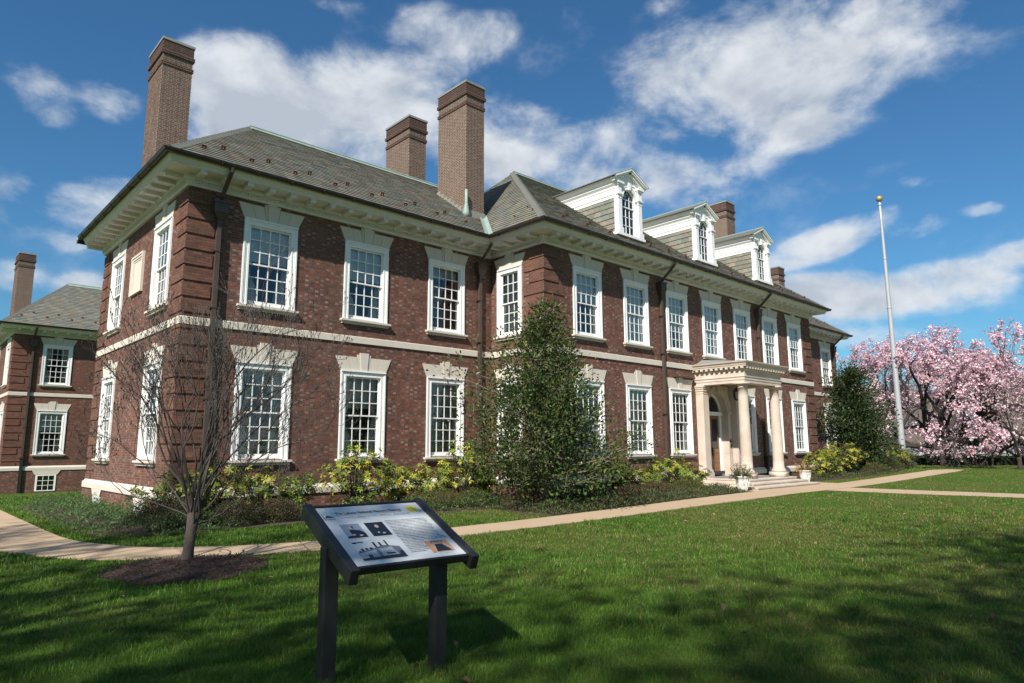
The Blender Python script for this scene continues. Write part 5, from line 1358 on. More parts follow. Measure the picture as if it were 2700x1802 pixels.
def branch_tree(p, d, ln, rad, depth, rg, segs, tips, spread=.55, up=.25, ratio=.74, kids=(2, 3), wob=.18, minr=.004, taper=.62, droop=0.0):
    """recursive limbs -> segs: list of (points, radii, depth)"""
    n = 4; pts = [Vector(p)]; dd = Vector(d).normalized(); q = Vector(p)
    for i in range(n):
        dd = (dd + Vector(rg.normal(size=3)) * wob * .35 + Vector((0, 0, up * .12 - droop * .1))).normalized(); q = q + dd * ln / n; pts.append(q.copy())
    r1 = max(rad * taper, minr); segs.append((pts, [rad + (r1 - rad) * i / n for i in range(n + 1)], depth))
    if depth == 0: tips.append((q, dd)); return
    k = int(rg.integers(kids[0], kids[1] + 1))
    for j in range(k):
        ax = dd.orthogonal().normalized(); ax.rotate(Quaternion(dd, rg.uniform(0, 2 * math.pi)))
        nd = (dd + ax * spread * rg.uniform(.6, 1.3) + Vector((0, 0, up * .3))).normalized()
        branch_tree(q if j < 2 else pts[int(rg.integers(2, n))], nd, ln * ratio * rg.uniform(.8, 1.15), max(r1 * (1 if j == 0 else .78), minr), depth - 1, rg, segs, tips, spread, up, ratio, kids, wob, minr, taper, droop)

# the bare young tree in its mulch ring
tp = Vector((-1.70, -6.89, H(-1.7, -6.89)))
tree = thing('bare_tree', tp, 'young bare multi-stemmed tree with budding twigs, in the mulch ring by the curved path', 'tree')
rg = np.random.default_rng(4); segs, tips = [], []
b = MB()
trunk_pts = [tp + Vector(v) for v in ((0, 0, -.08), (.0, 0, .10), (.01, 0, .3), (.04, .02, .55), (.05, .02, .78))]
b.tube(trunk_pts, [.115, .085, .074, .076, .084], 12); b.build('trunk', M_bark, tree, smooth=True)
R_ = Vector((_r.x, _r.y, 0)).normalized(); FW = Vector((_f.x, _f.y, 0)).normalized()
_old = [(-1.15, .2, 1.0, 2.2, .040), (-.62, -.4, 1.0, 2.5, .040), (-.22, .5, 1.0, 2.8, .050), (.05, -.3, 1.0, 2.9, .046), (.30, .35, 1.0, 2.7, .046), (.60, -.2, 1.0, 2.6, .046), (.95, .3, 1.0, 2.5, .042), (-.85, .6, 1.0, 2.1, .034), (.15, .8, 1.0, 2.6, .038), (.75, -.7, .9, 2.0, .034), (-1.2, -.5, .45, 1.5, .024), (1.3, .1, .5, 1.4, .022), (-.4, -.9, .9, 2.1, .034)]
top = trunk_pts[-1]
rl = np.random.default_rng(77); limbs = []
for i in range(17):
    a = -1.0 + 2.0 * (i + .5) / 17 + rl.uniform(-.06, .06); limbs.append((a * 1.0, rl.uniform(-.55, .65), rl.uniform(.85, 1.15), 2.9 - 1.0 * abs(a) + rl.uniform(-.2, .2), .046 - .018 * abs(a)))
limbs += [(-1.35, -.3, .55, 1.7, .022), (1.4, .1, .6, 1.6, .020), (1.1, -.6, .5, 1.5, .018), (-1.1, .6, .45, 1.5, .018)]
main, fine = MB(), MB(); limbs_m = []
for i, (a, f, u, ln, rad) in enumerate(limbs):
    s0 = top + Vector((0, 0, -.34 * (i % 4) / 3 + .02)); d = (R_ * a * .72 + FW * f * .5 + Vector((0, 0, u))).normalized(); sg = []
    branch_tree(s0, d, ln * .52, rad * .48, 5, rg, sg, tips, spread=.42, up=.34, ratio=.67, kids=(2, 3), wob=.42, minr=.0030, taper=.66)
    lb = MB()
    for pts, rr, dp in sg: (lb if dp >= 3 else fine).tube(pts, rr, 7 if dp >= 3 else (5 if dp > 1 else 3), caps=False)
    limbs_m.append(lb)
for lb in limbs_m: lb.build('branch', M_twig, tree, smooth=True)
for p, d in tips[:]:   # buds
    fine.lathe([(.001, 0), (.009, .012), (.006, .028), (.001, .04)], p, 4)
tag(fine.build('twigs', M_twig, tree), kind='stuff')
# mulch ring
b = MB(); rgm = np.random.default_rng(14); n = 40; rings = 7; vs = []
for r_ in range(rings + 1):
    for i in range(n):
        a = 2 * math.pi * i / n; q = r_ / rings; rad = (1.08 + .07 * math.sin(3 * a + 1) + .05 * math.sin(7 * a)) * q
        x, y = tp.x - .02 + rad * math.cos(a), tp.y - .42 + rad * 1.0 * math.sin(a) + .25
        vs.append((x, y, H(x, y) + .012 + .10 * (1 - q * q) ** 1.0 * (1 if q < .999 else 0) + (0 if r_ == rings else rgm.normal() * .006)))
b.add(vs, [(r_ * n + i, r_ * n + (i + 1) % n, (r_ + 1) * n + (i + 1) % n, (r_ + 1) * n + i) for r_ in range(rings) for i in range(n)])
mring = b.build('mulch_ring', M_mulch); tag(mring, kind='structure')
n = 7000; a = rgm.uniform(0, 2 * math.pi, n); q = np.sqrt(rgm.uniform(0, 1.06, n)); rad = (1.08 + .07 * np.sin(3 * a + 1)) * q
P = np.stack([tp.x - .02 + rad * np.cos(a), tp.y - .17 + rad * np.sin(a), np.zeros(n)], 1); P[:, 2] = Hn(P[:, 0], P[:, 1]) + .018 + .10 * np.clip(1 - q * q, 0, 1) + rgm.uniform(0, .015, n)
D = unit(n, rgm) * [1, 1, .35]; V, F = quads_leaf(P, D, np.array([[0, 0, 1.]]) + unit(n, rgm) * .5, rgm.uniform(.02, .075, n), rgm.uniform(.006, .014, n), .0)
np_build('mulch_chips', V, F, M_chip, None, tint_tri(cols([(.05, .028, .02), (.035, .018, .012), (.10, .06, .042), (.028, .015, .011)], n, rgm)), kind='stuff')

# rhododendrons
RH = [(.16, .21, .024), (.115, .18, .024), (.23, .25, .032), (.08, .14, .022), (.29, .285, .038)]
RHY = [(.40, .33, .03), (.34, .22, .02), (.42, .36, .05)]
def rhododendron(x, y, h, w, seed, label, green=1.0, yellow=.10, nwh=None, group='leafy shrubs along the foot of the building', dens=1.0, dark=1.0):
    rg = np.random.default_rng(seed); base = H3(x, y)
    t = thing('rhododendron', base, label, 'shrub', group)
    b = MB(); ends = []
    h, w = h * 1.10, w * 1.14; ns = int(11 + w * 10)
    for i in range(ns):
        a = rg.uniform(0, 2 * math.pi); rr = math.sqrt(rg.uniform(.02, 1)) * w * .5; hh_ = h * (1 - .38 * (rr / (w * .5)) ** 2) * rg.uniform(.70, 1.04)
        e = base + Vector((rr * math.cos(a), rr * math.sin(a), hh_)); m = base + Vector((rr * .35 * math.cos(a), rr * .35 * math.sin(a), hh_ * .5)) + Vector(rg.normal(size=3)) * .05
        b.tube([base + Vector((.05 * math.cos(a), .05 * math.sin(a), 0)), m, e], [.016, .011, .006], 5, caps=False); ends.append((e, (e - m).normalized()))
        for j in range(int(5 * dens) + 1):
            tt = rg.uniform(.45, .95); q = m.lerp(e, tt) if rg.random() < .75 else base.lerp(m, tt); d2 = (Vector(rg.normal(size=3)) + Vector((math.cos(a), math.sin(a), .6))).normalized(); e2 = q + d2 * rg.uniform(.15, .34) * (.6 + .4 * h)
            b.tube([q, q.lerp(e2, .5) + Vector((0, 0, -.02)), e2], [.007, .005, .004], 4, caps=False); ends.append((e2, d2))
    b.build('stem', M_twig, t)
    P, D, N_, T, Ls = [], [], [], [], []
    for e, d in ends:
        d = Vector((d.x, d.y, abs(d.z) + .4)).normalized(); k = int(rg.integers(7, 11)); ax = d.orthogonal().normalized(); yel = rg.random() < yellow
        tone = cols(RH, 1, rg, .8, 1.2)[0] * green
        for j in range(k):
            v = ax.copy(); v.rotate(Quaternion(d, 2 * math.pi * j / k + rg.uniform(-.25, .25))); dr = rg.uniform(-.45, .55)
            P.append(e - d * rg.uniform(0, .05)); D.append(v + d * dr * .8 + Vector((0, 0, -.22))); N_.append(d + v * .2); Ls.append(rg.uniform(.095, .155))
            T.append((cols(RHY, 1, rg)[0] if (yel and rg.random() < .45) or rg.random() < .015 else tone * rg.uniform(.8, 1.25)) * dark)
    V, F = quads_leaf(P, D, N_, np.array(Ls), np.array(Ls) * .34, .12)
    np_build('foliage', V, F, M_leaf, t, tint_tri(np.array(T)), kind='stuff')
    return t
for a in [(-0.2, -1.15, 1.05, 1.3, 1, 'dark green shrub at the building corner, behind the bare tree trunk', .62, .04), (0.75, -1.2, 1.30, 1.3, 2, 'dark leafy shrub right of the bare tree trunk, under the first ground floor window', .70, .05),
          (1.75, -1.1, 1.15, 1.2, 3, 'sparse shrub with some yellow leaves, left of the information sign top', .85, .12), (2.75, -1.0, 1.0, 0.8, 4, 'small thin shrub just above the top left corner of the sign', .95, .12),
          (4.35, -1.15, 1.62, 1.75, 5, 'tall yellow green shrub in front of the second ground floor window', 1.0, .14), (5.75, -1.1, 1.18, 1.2, 6, 'low yellow green shrub between the second and third ground floor windows', 1.05, .14),
          (6.9, -1.2, 1.10, 1.3, 7, 'yellow leaved low shrub beside the tallest shrub in the row', 1.1, .2), (8.05, -1.2, 1.75, 1.45, 8, 'bright yellow green shrub under the third ground floor window, reaching its sill', 1.25, .16),
          (9.0, -1.15, 1.0, 0.9, 9, 'small shrub at the inner corner by the brown downspout', .9, .08),
          (12.6, -3.4, 1.15, 1.3, 10, 'dark shrub at the right of the holly tree under the first porch side window', .62, .05), (13.9, -3.5, .92, 1.2, 11, 'low shrub with yellow leaves left of the porch downspout', .9, .2),
          (15.6, -3.5, 1.25, 1.5, 12, 'round yellow green shrub left of the porch steps', 1.0, .12), (16.7, -3.7, .80, 1.1, 13, 'small green shrub close to the left side of the porch steps', .85, .10),
          (28.1, -3.7, 1.15, 1.7, 14, 'wide golden leaved shrub right of the porch behind the second pot', .95, .45), (30.3, -3.8, 1.55, 2.2, 15, 'large golden leaved bush under the last main window', .95, .42),
          (34.0, -3.3, 1.0, 2.2, 16, 'olive bush under the dark evergreen at the far end of the building', .55, .12), (38.4, -3.2, 1.35, 2.4, 17, 'rounded olive gold bush left of the flagpole', .6, .25), (40.9, -2.9, .95, 2.2, 18, 'low brownish bush at the foot of the flagpole', .55, .18)]:
    rhododendron(*a)
# low clipped bushes
def low_bush(x, y, h, w, d, seed, label, pal, n=5200, leaf=.035):
    rg = np.random.default_rng(seed); base = H3(x, y); t = thing('low_bush', base, label, 'bush', 'low bushes in the planting beds')
    b = MB()
    for i in range(46):
        a = rg.uniform(0, 6.28); rr = math.sqrt(rg.random()); e = base + Vector((w / 2 * rr * math.cos(a), d / 2 * rr * math.sin(a), h * math.sqrt(max(0.05, 1 - rr * rr * .8)) * rg.uniform(.75, 1.1)))
        b.tube([base + Vector((w * .2 * rr * math.cos(a), d * .2 * rr * math.sin(a), 0)), base.lerp(e, .55) + Vector((0, 0, h * .08)), e], [.008, .006, .003], 3, caps=False)
    b.build('stem', M_twig, t)
    a = rg.uniform(0, 2 * math.pi, n); rr = np.sqrt(rg.random(n)); q = rg.uniform(.25, 1.0, n) ** .5
    lump = 1 + .16 * np.sin(a * 3 + seed) * rr + .10 * np.sin(a * 7 + rr * 9)
    P = np.stack([x + w / 2 * rr * np.cos(a) * lump, y + d / 2 * rr * np.sin(a) * lump, base.z + h * np.sqrt(np.clip(1 - rr ** 2 * .85, .02, 1)) * q * (.9 + .2 * np.sin(P_ := a * 5 + rr * 11) * .5)], 1)
    P += rg.normal(size=P.shape) * .025
    D = unit(n, rg) + np.array([0, 0, .8]); V, F = quads_leaf(P, D, unit(n, rg) + [0, 0, .7], rg.uniform(.6, 1.3, n) * leaf, rg.uniform(.45, .7, n) * leaf, .1)
    np_build('foliage', V, F, M_soft, t, tint_tri(cols(pal, n, rg, .6, 1.3)), kind='stuff')
OL = [(.085, .095, .022), (.11, .11, .03), (.07, .085, .02), (.13, .115, .035)]; GR = [(.055, .095, .02), (.08, .12, .028), (.045, .08, .018)]; BR = [(.12, .085, .045), (.09, .07, .03), (.075, .075, .028)]
for a in [(6.3, -2.1, .62, 1.9, 1.2, 31, 'low olive green bush behind the right corner of the sign', OL), (7.6, -2.25, .55, 1.3, 1.0, 32, 'low olive bush with reddish base left of the holly tree', OL), (8.4, -3.6, .52, 1.3, 1.1, 33, 'small brownish bush left of the holly trunk', BR),
          (10.2, -4.45, .78, 1.4, 1.1, 34, 'bright green low bush right of the holly trunk', GR), (11.9, -4.5, .5, 1.5, 1.0, 35, 'low brown bush under the right side of the holly tree', BR), (13.6, -4.35, .55, 1.6, 1.1, 36, 'reddish brown low bush halfway between holly and porch', BR),
          (15.2, -4.5, .55, 1.6, 1.1, 37, 'brown green bush near the left of the porch steps', OL), (-.6, -1.9, .8, 1.4, 1.2, 38, 'dark twiggy bush behind the bare tree trunk', [(.04, .05, .016), (.07, .06, .03)]), (.9, -2.0, .6, 1.3, 1.0, 39, 'dark low bush right of the bare tree, at the juniper edge', [(.04, .05, .016), (.08, .065, .03)]), (1.9, -1.9, .55, 1.1, .9, 43, 'thin brown low bush left of the sign, before the stone course', BR),
          (33.0, -4.4, .6, 2.2, 1.0, 40, 'dark low bush at the far end of the right bed', OL), (36.2, -4.0, .8, 2.4, 1.2, 41, 'olive low bush between the far evergreen and the flagpole', OL), (42.5, -2.9, .55, 1.6, 1.0, 42, 'pale greyish low bush at the end of the right bed', [(.16, .14, .12), (.12, .11, .08)])]:
    low_bush(*a)
# juniper ground cover
def juniper(name, poly, seed, n, hmax, pal, label=None):
    rg = np.random.default_rng(seed); xs = [p[0] for p in poly]; ys = [p[1] for p in poly]
    P = np.stack([rg.uniform(min(xs), max(xs), n * 2), rg.uniform(min(ys), max(ys), n * 2)], 1)
    ins = np.zeros(len(P), bool); k = len(poly)
    for i in range(k):
        (x0, y0), (x1, y1) = poly[i], poly[(i + 1) % k]
        c = ((y0 > P[:, 1]) != (y1 > P[:, 1])) & (P[:, 0] < (x1 - x0) * (P[:, 1] - y0) / (y1 - y0 + 1e-12) + x0); ins ^= c
    dmin = np.full(len(P), 9.0)
    for i in range(k):
        a = np.array(poly[i], float); b_ = np.array(poly[(i + 1) % k], float); ab = b_ - a; tt = np.clip(((P - a) @ ab) / (ab @ ab), 0, 1); dmin = np.minimum(dmin, np.linalg.norm(P - a - tt[:, None] * ab, axis=1))
    P, dmin = P[ins][:n], dmin[ins][:n]; n = len(P)
    lump = .62 + .38 * np.sin(P[:, 0] * 3.1 + seed) * np.sin(P[:, 1] * 3.7 + 1.3) + .22 * np.sin(P[:, 0] * 7.3 + P[:, 1] * 6.1)
    z = hmax * np.clip(lump, .12, 1.2) * np.clip(dmin / .35, .12, 1)
    Q = np.stack([P[:, 0], P[:, 1], Hn(P[:, 0], P[:, 1]) + .015 + z * rg.uniform(.55, 1, n)], 1)
    D = unit(n, rg) * [1, 1, .5] + [0, 0, .45]; V, F = quads_leaf(Q, D, unit(n, rg) * .6 + [0, 0, 1], rg.uniform(.05, .12, n), rg.uniform(.012, .022, n), .05)
    o = np_build(name, V, F, M_soft, None, tint_tri(cols(pal, n, rg, .55, 1.3)), kind='stuff'); return o
JN = [(.105, .185, .062), (.085, .155, .048), (.13, .21, .075), (.07, .10, .033)]; JB = JN[:2] + [(.10, .07, .04), (.13, .08, .05)]
juniper('juniper_cover', [(-1.75, 7.5), (-1.9, 3), (-1.85, 0), (-1.55, -2.3), (-.9, -2.95), (.3, -2.75), (1.2, -2.3), (3.2, -2.2), (5.2, -2.7), (7.4, -3.2), (9.2, -3.2), (9.3, -1.6), (-.2, -1.0), (-.3, 7.5)], 51, 60000, .42, JN)
juniper('juniper_cover', [(7.5, -3.2), (7.35, -5.7), (10, -5.75), (13, -5.74), (16.9, -5.74), (17.1, -4.2), (12, -4.0)], 52, 34000, .26, JB)
juniper('juniper_cover', [(24.9, -3.2), (25.0, -4.4), (29, -5.0), (34, -5.0), (40, -3.9), (43, -3.4), (43, -2.7), (33, -3.6)], 53, 16000, .24, JB)
# hollies
def holly(x, y, h, w, seed, label, n, leaf, shape=1.0, cpow=.8, zlow=.09, pal=((.038, .072, .018), (.055, .098, .024), (.030, .058, .016), (.085, .115, .028), (.115, .125, .04)), lowx=0):
    rg = np.random.default_rng(seed); base = H3(x, y); t = thing('holly_tree', base, label, 'tree')
    b = MB(); b.tube([base + Vector((0, 0, -.1)), base + Vector((.02, 0, h * .2)), base + Vector((-.03, .03, h * .55)), base + Vector((.05, 0, h * .95))], [.15 * h / 6.4, .12 * h / 6.4, .07 * h / 6.4, .01], 10); b.build('trunk', M_barkp, t, smooth=True)
    b = MB(); P, D, N_ = [], [], []
    nb = 150
    for i in range(nb):
        f = (i + rg.random()) / nb; z = h * (zlow + (.99 - zlow) * f)
        prof = (math.sin(min(1.0, (f + .10) / .34) * math.pi / 2) if f < .24 else 1.0) * (1 - max(0.0, (f - .20)) / .80) ** cpow * 1.0 + .03
        a = rg.uniform(0, 2 * math.pi); L = w / 2 * prof * rg.uniform(.45, 1.2) * (1 + .16 * math.sin(2 * a + 7 * f + seed) + .12 * math.sin(3 * a - 13 * f))
        s0 = base + Vector((0, 0, z * .88)); d = Vector((math.cos(a), math.sin(a), rg.uniform(-.15, .45))); e = s0 + d * L; mm_ = s0.lerp(e, .5) + Vector((0, 0, -.06 * L))
        b.tube([s0, mm_, e], [.016 + .012 * L, .012 + .004 * L, .004], 5, caps=False)
        k = max(6, int(n / nb * (.25 + 1.15 * prof) * 1.2)); ncl = max(2, k // 17)
        for c in range(ncl):
            tt = rg.uniform(.30, 1.04) ** .75; q = s0.lerp(mm_, tt * 2) if tt < .5 else mm_.lerp(e, (tt - .5) * 2)
            side = Vector(rg.normal(size=3)) * (.12 + .17 * L * .5); cc = q + side
            if rg.random() < .5: b.tube([q, cc], [.005, .003], 3, caps=False)
            for j in range(17):
                v = Vector(rg.normal(size=3)); P.append(cc + v * leaf * 1.35 * Vector((1, 1, .8)).length / 1.6); D.append(v + d * .6 + Vector((0, 0, .25))); N_.append(v.cross(d) * .5 + Vector((0, 0, .8)) + Vector(rg.normal(size=3)) * .5)
    b.build('branches', M_barkp, t)
    P, D, N_ = np.array(P), np.array(D), np.array(N_); m = len(P); V, F = quads_leaf(P, D, N_, rg.uniform(.75, 1.3, m) * leaf, rg.uniform(.42, .6, m) * leaf, .2)
    np_build('crown', V, F, M_leaf, t, tint_tri(cols(pal, m, rg, .7, 1.3)), kind='stuff')
M_barkp = mat('pale_bark', (.20, .175, .13), .9, noise=(8, (.12, .10, .075), .8))
holly(8.75, -3.95, 6.5, 5.3, 61, 'tall dark holly tree standing before the projecting corner of the building', 20000, .115, cpow=.95)
holly(33.6, -3.3, 6.3, 3.7, 62, 'dark evergreen holly at the far right end of the building', 12000, .17, cpow=.6, pal=((.026, .05, .016), (.038, .068, .02), (.02, .038, .013), (.055, .08, .024)))

# magnolias in bloom
PK = [(.82, .58, .64), (.86, .69, .73), (.77, .48, .56), (.88, .77, .79), (.68, .39, .49)]
def magnolia(x, y, h, w, seed, label, nbl, dens=5, trunk=.32, dead=.0, pal=PK, group='magnolias in bloom on the right lawn', size=.105, forks=4, low=.5):
    rg = np.random.default_rng(seed); base = H3(x, y); t = thing('magnolia_tree', base, label, 'tree', group)
    b = MB(); fork = base + Vector((0, 0, h * .13)); b.tube([base + Vector((0, 0, -.2)), base + Vector((0, 0, .15)), base + Vector((.03, 0, h * .09)), fork], [trunk * 1.35, trunk * 1.05, trunk * .95, trunk * 1.0], 12); b.build('trunk', M_barkd, t, smooth=True)
    segs, tips = [], []
    for i in range(forks):
        a = 2 * math.pi * i / forks + rg.uniform(-.35, .35); d = Vector((math.cos(a) * .9, math.sin(a) * .9, rg.uniform(.25, .6) if i % 2 else rg.uniform(.8, 1.3)))
        branch_tree(fork, d, h * .325, trunk * .62, dens, rg, segs, tips, spread=.66, up=.10, ratio=.76, kids=(2, 3), wob=.36, minr=.012, taper=.66, droop=.9 if i % 2 else 0.0)
    b = MB()
    for pts, rr, dp in segs: b.tube(pts, rr, 6 if dp > 2 else 3, caps=False)
    b.build('branches', M_barkd, t)
    # blossoms sit on the twigs
    src = [(p, d) for p, d in tips]
    for pts, rr, dp in segs:
        if dp <= 2:
            for q in pts[1:]: src.append((q, (pts[-1] - pts[0]).normalized()))
    src = [s for s in src if s[0].z > base.z + low]
    src = [(base + Vector(((p.x - base.x), (p.y - base.y), (p.z - base.z))), d) for p, d in src]
    idx = rg.integers(0, len(src), nbl); P, D, N_, T, Ls = [], [], [], [], []
    for i in idx:
        p, d = src[i]; c = p + Vector(rg.normal(size=3)) * .10; ax = (d + Vector(rg.normal(size=3)) * .4 + Vector((0, 0, .5))).normalized(); o = ax.orthogonal().normalized(); tone = cols(pal, 1, rg, .85, 1.1)[0]
        for j in range(6):
            v = o.copy(); v.rotate(Quaternion(ax, j * 1.047 + rg.uniform(-.3, .3))); P.append(c); D.append(v * rg.uniform(.5, 1.1) + ax * rg.uniform(.3, 1)); N_.append(ax - v * .4); T.append(tone * rg.uniform(.85, 1.12)); Ls.append(size * rg.uniform(.7, 1.35))
    V, F = quads_leaf(P, D, N_, np.array(Ls), np.array(Ls) * .5, .15)
    np_build('blossom', V, F, M_petal, t, np.clip(tint_tri(np.array(T)), 0, .92), kind='stuff')
    return t
magnolia(47.3, -3.9, 8.5, 9, 71, 'wide pink magnolia with a thick forked dark trunk, right of the flagpole', 15000, 5, .34, forks=8, low=1.1)
magnolia(57.5, 3.0, 9.6, 9, 72, 'pink magnolia behind the flagpole and the dark evergreen', 12000, 5, .30, forks=7, low=.7)
magnolia(51.5, -8.6, 8.2, 9, 73, 'pink magnolia at the right edge of the picture', 11000, 5, .30, forks=7, low=.7)
magnolia(41.7, -8.95, 5.2, 5, 74, 'small thin pale magnolia near the right edge, sparse flowers', 900, 5, .11, size=.085, pal=[(.70, .48, .52), (.6, .42, .45)], forks=4)
magnolia(62.0, -2.2, 9.0, 9, 75, 'pink magnolia farther back between the two large ones', 9000, 5, .28, forks=7, low=.7)
# a small leafless shrub behind the flagpole
rg = np.random.default_rng(76); segs, tips = [], []; bs = H3(50.5, 2.0); t = thing('bare_shrub', bs, 'bare pale branched shrub left of the flagpole foot', 'shrub')
b = MB()
for i in range(7):
    a = i * .9; branch_tree(bs, Vector((math.cos(a) * .45, math.sin(a) * .45, 1)), 1.25, .035, 3, rg, segs, tips, spread=.4, up=.3, ratio=.75, kids=(2, 3), minr=.008)
for pts, rr, dp in segs: b.tube(pts, rr, 4, caps=False)
b.build('branches', mat('pale_twig', (.24, .20, .16), .9), t)
# hedge
hd = thing('clipped_hedge', H3(46, -8), 'low dark clipped hedge along the far edge of the right lawn', 'hedge')
hp = [(47.6, -.8), (49.3, -4.5), (50.9, -8.0), (52.6, -12), (54.8, -17.5), (57.5, -24)]
rg = np.random.default_rng(80); P = []
b = MB()
for (x0, y0), (x1, y1) in zip(hp, hp[1:]):
    d = Vector((x1 - x0, y1 - y0, 0)); L = d.length; d.normalize(); s = Vector((d.y, -d.x, 0)); c = Vector(((x0 + x1) / 2, (y0 + y1) / 2, H(x0, y0) + .24)); b.obox(c, d * (L / 2 + .1), s * .30, (0, 0, .24))
    m = int(L * 1500); tt = rg.random(m); ss_ = rg.uniform(-.36, .36, m); zz = rg.uniform(.02, .60, m); P.append(np.stack([x0 + d.x * L * tt + s.x * ss_, y0 + d.y * L * tt + s.y * ss_, H(x0, y0) + zz], 1))
b.build('core', mat('hedge_core', (.012, .018, .008), 1.0), hd)
P = np.concatenate(P); n = len(P); V, F = quads_leaf(P, unit(n, rg) + [0, 0, .4], unit(n, rg) + [0, 0, .5], .06, .035); np_build('foliage', V, F, M_soft, hd, tint_tri(cols([(.018, .03, .01), (.03, .042, .014), (.05, .045, .02)], n, rg)), kind='stuff')

# planters with cut greens
def planter(x, y, seed, label, golden, glabel):
    g = H3(x, y); K = .9; t = thing('flower_pot', g, label, 'planter', 'white pots beside the porch steps')
    b = MB(); b.lathe([(.135, .0), (.145, .02), (.155, .05), (.215, .35), (.235, .46), (.26, .47), (.265, .50), (.235, .51), (.22, .47), (.05, .46)], (g.x, g.y, g.z + .02), 26); b.build('pot', M_pot, t, smooth=True)
    b = MB()
    for i in range(13):
        a = 2 * math.pi * i / 13; b.tube([(g.x + .162 * math.cos(a), g.y + .162 * math.sin(a), g.z + .08), (g.x + .205 * math.cos(a + .08), g.y + .205 * math.sin(a + .08), g.z + .28), (g.x + .235 * math.cos(a + .22), g.y + .235 * math.sin(a + .22), g.z + .45)], [.008, .013, .008], 5)
    b.build('relief_leaf', M_pot, t)
    b = MB(); b.lathe([(.235, .45), (.01, .47)], (g.x, g.y, g.z + .02), 16); b.build('soil', M_soil, t)
    rg = np.random.default_rng(seed); t2 = thing('potted_greens', g + Vector((0, 0, .48)), glabel, 'plant', 'greens in the pots beside the steps')
    P, D, N_, T, Ls = [], [], [], [], []; b = MB()
    for i in range(90):
        a = rg.uniform(0, 6.28); el = rg.uniform(.1, 1.5) ** 1.0; L = rg.uniform(.25, .58); d = Vector((math.cos(a) * math.cos(el), math.sin(a) * math.cos(el), math.sin(el))); s = g + Vector((.1 * math.cos(a), .1 * math.sin(a), .48)); e = s + d * L + Vector((0, 0, -.25 * L * math.cos(el)))
        b.tube([s, s + d * L * .5, e], [.004, .003, .002], 3, caps=False); gold = rg.random() < golden
        for j in range(26):
            q = s.lerp(e, .15 + .85 * j / 26) + Vector(rg.normal(size=3)) * .012; P.append(q); D.append(d * .7 + Vector(rg.normal(size=3)) * .7); N_.append(Vector(rg.normal(size=3))); Ls.append(.055); T.append(cols([(.50, .33, .12), (.58, .42, .2), (.4, .22, .07)] if gold else [(.05, .085, .025), (.07, .10, .03), (.10, .085, .03)], 1, rg)[0])
    b.build('stem', M_twig, t2)
    V, F = quads_leaf(P, D, N_, np.array(Ls), np.array(Ls) * .32, .1); np_build('foliage', V, F, M_soft, t2, tint_tri(np.array(T)), kind='stuff')
planter(17.35, -5.35, 91, 'white pot of evergreen sprigs at the left front of the porch steps', .10, 'dark evergreen sprigs standing in the left white pot by the steps')
planter(24.25, -4.55, 92, 'white pot with golden plumes at the right side of the porch steps', .55, 'golden plumes and greens standing in the right white pot by the steps')

# large bare trees behind the viewer, whose shadows cross the lawn
def shade_tree(x, y, h, seed, label, forks=6, trunk=.38, dens=5, leafy=0, cl=.17, fk=.42):
    rg = np.random.default_rng(seed); base = H3(x, y); t = thing('shade_tree', base, label, 'tree', 'large trees whose shadows cross the front lawn'); segs, tips = [], []
    b = MB(); fork = base + Vector((0, 0, h * fk)); b.tube([base + Vector((0, 0, -.3)), base + Vector((0, 0, .3)), base + Vector((.05, 0, h * .15)), fork], [trunk * 1.5, trunk * 1.1, trunk, trunk * .9], 12); b.build('trunk', M_barkd, t, smooth=True)
    for i in range(forks):
        a = 2 * math.pi * i / forks + rg.uniform(-.3, .3); d = Vector((math.cos(a) * .6, math.sin(a) * .6, rg.uniform(.7, 1.4))); branch_tree(fork, d, h * cl, trunk * .55, dens, rg, segs, tips, spread=.55, up=.2, ratio=.76, kids=(2, 3), wob=.3, minr=.012, taper=.68)
    b = MB()
    for pts, rr, dp in segs: b.tube(pts, rr, 5 if dp > 2 else 3, caps=False)
    b.build('branches', M_barkd, t)
    if leafy:
        leafy = leafy * 4
        idx = rg.integers(0, len(tips), leafy); P = np.array([tips[i][0] for i in idx]) + rg.normal(size=(leafy, 3)) * .85; V, F = quads_leaf(P, unit(leafy, rg), unit(leafy, rg), .27, .18); np_build('crown', V, F, M_soft, t, tint_tri(cols([(.03, .055, .015), (.045, .07, .02)], leafy, rg)), kind='stuff')
shade_tree(-21.6, -18.2, 22, 201, 'large tree far left behind the viewer, its shadow across the front of the lawn', trunk=.45, leafy=120, cl=.15)
shade_tree(-15.4, -26.5, 23, 202, 'large tree behind the viewer, its broad shadow right of the sign', trunk=.45, leafy=1300, cl=.15)
shade_tree(-11.6, -30.1, 23, 204, 'tallest tree behind the viewer, its shadow at the near right lawn corner', trunk=.45, leafy=1800, cl=.17)
shade_tree(-20.1, -11.6, 21, 203, 'bare tree far left of the viewer, shading the curved path', trunk=.45, leafy=120, cl=.14)
shade_tree(-23.2, -21.5, 22, 205, 'tree at the far left, its shadow at the near left corner of the lawn', trunk=.45, leafy=800, cl=.12)


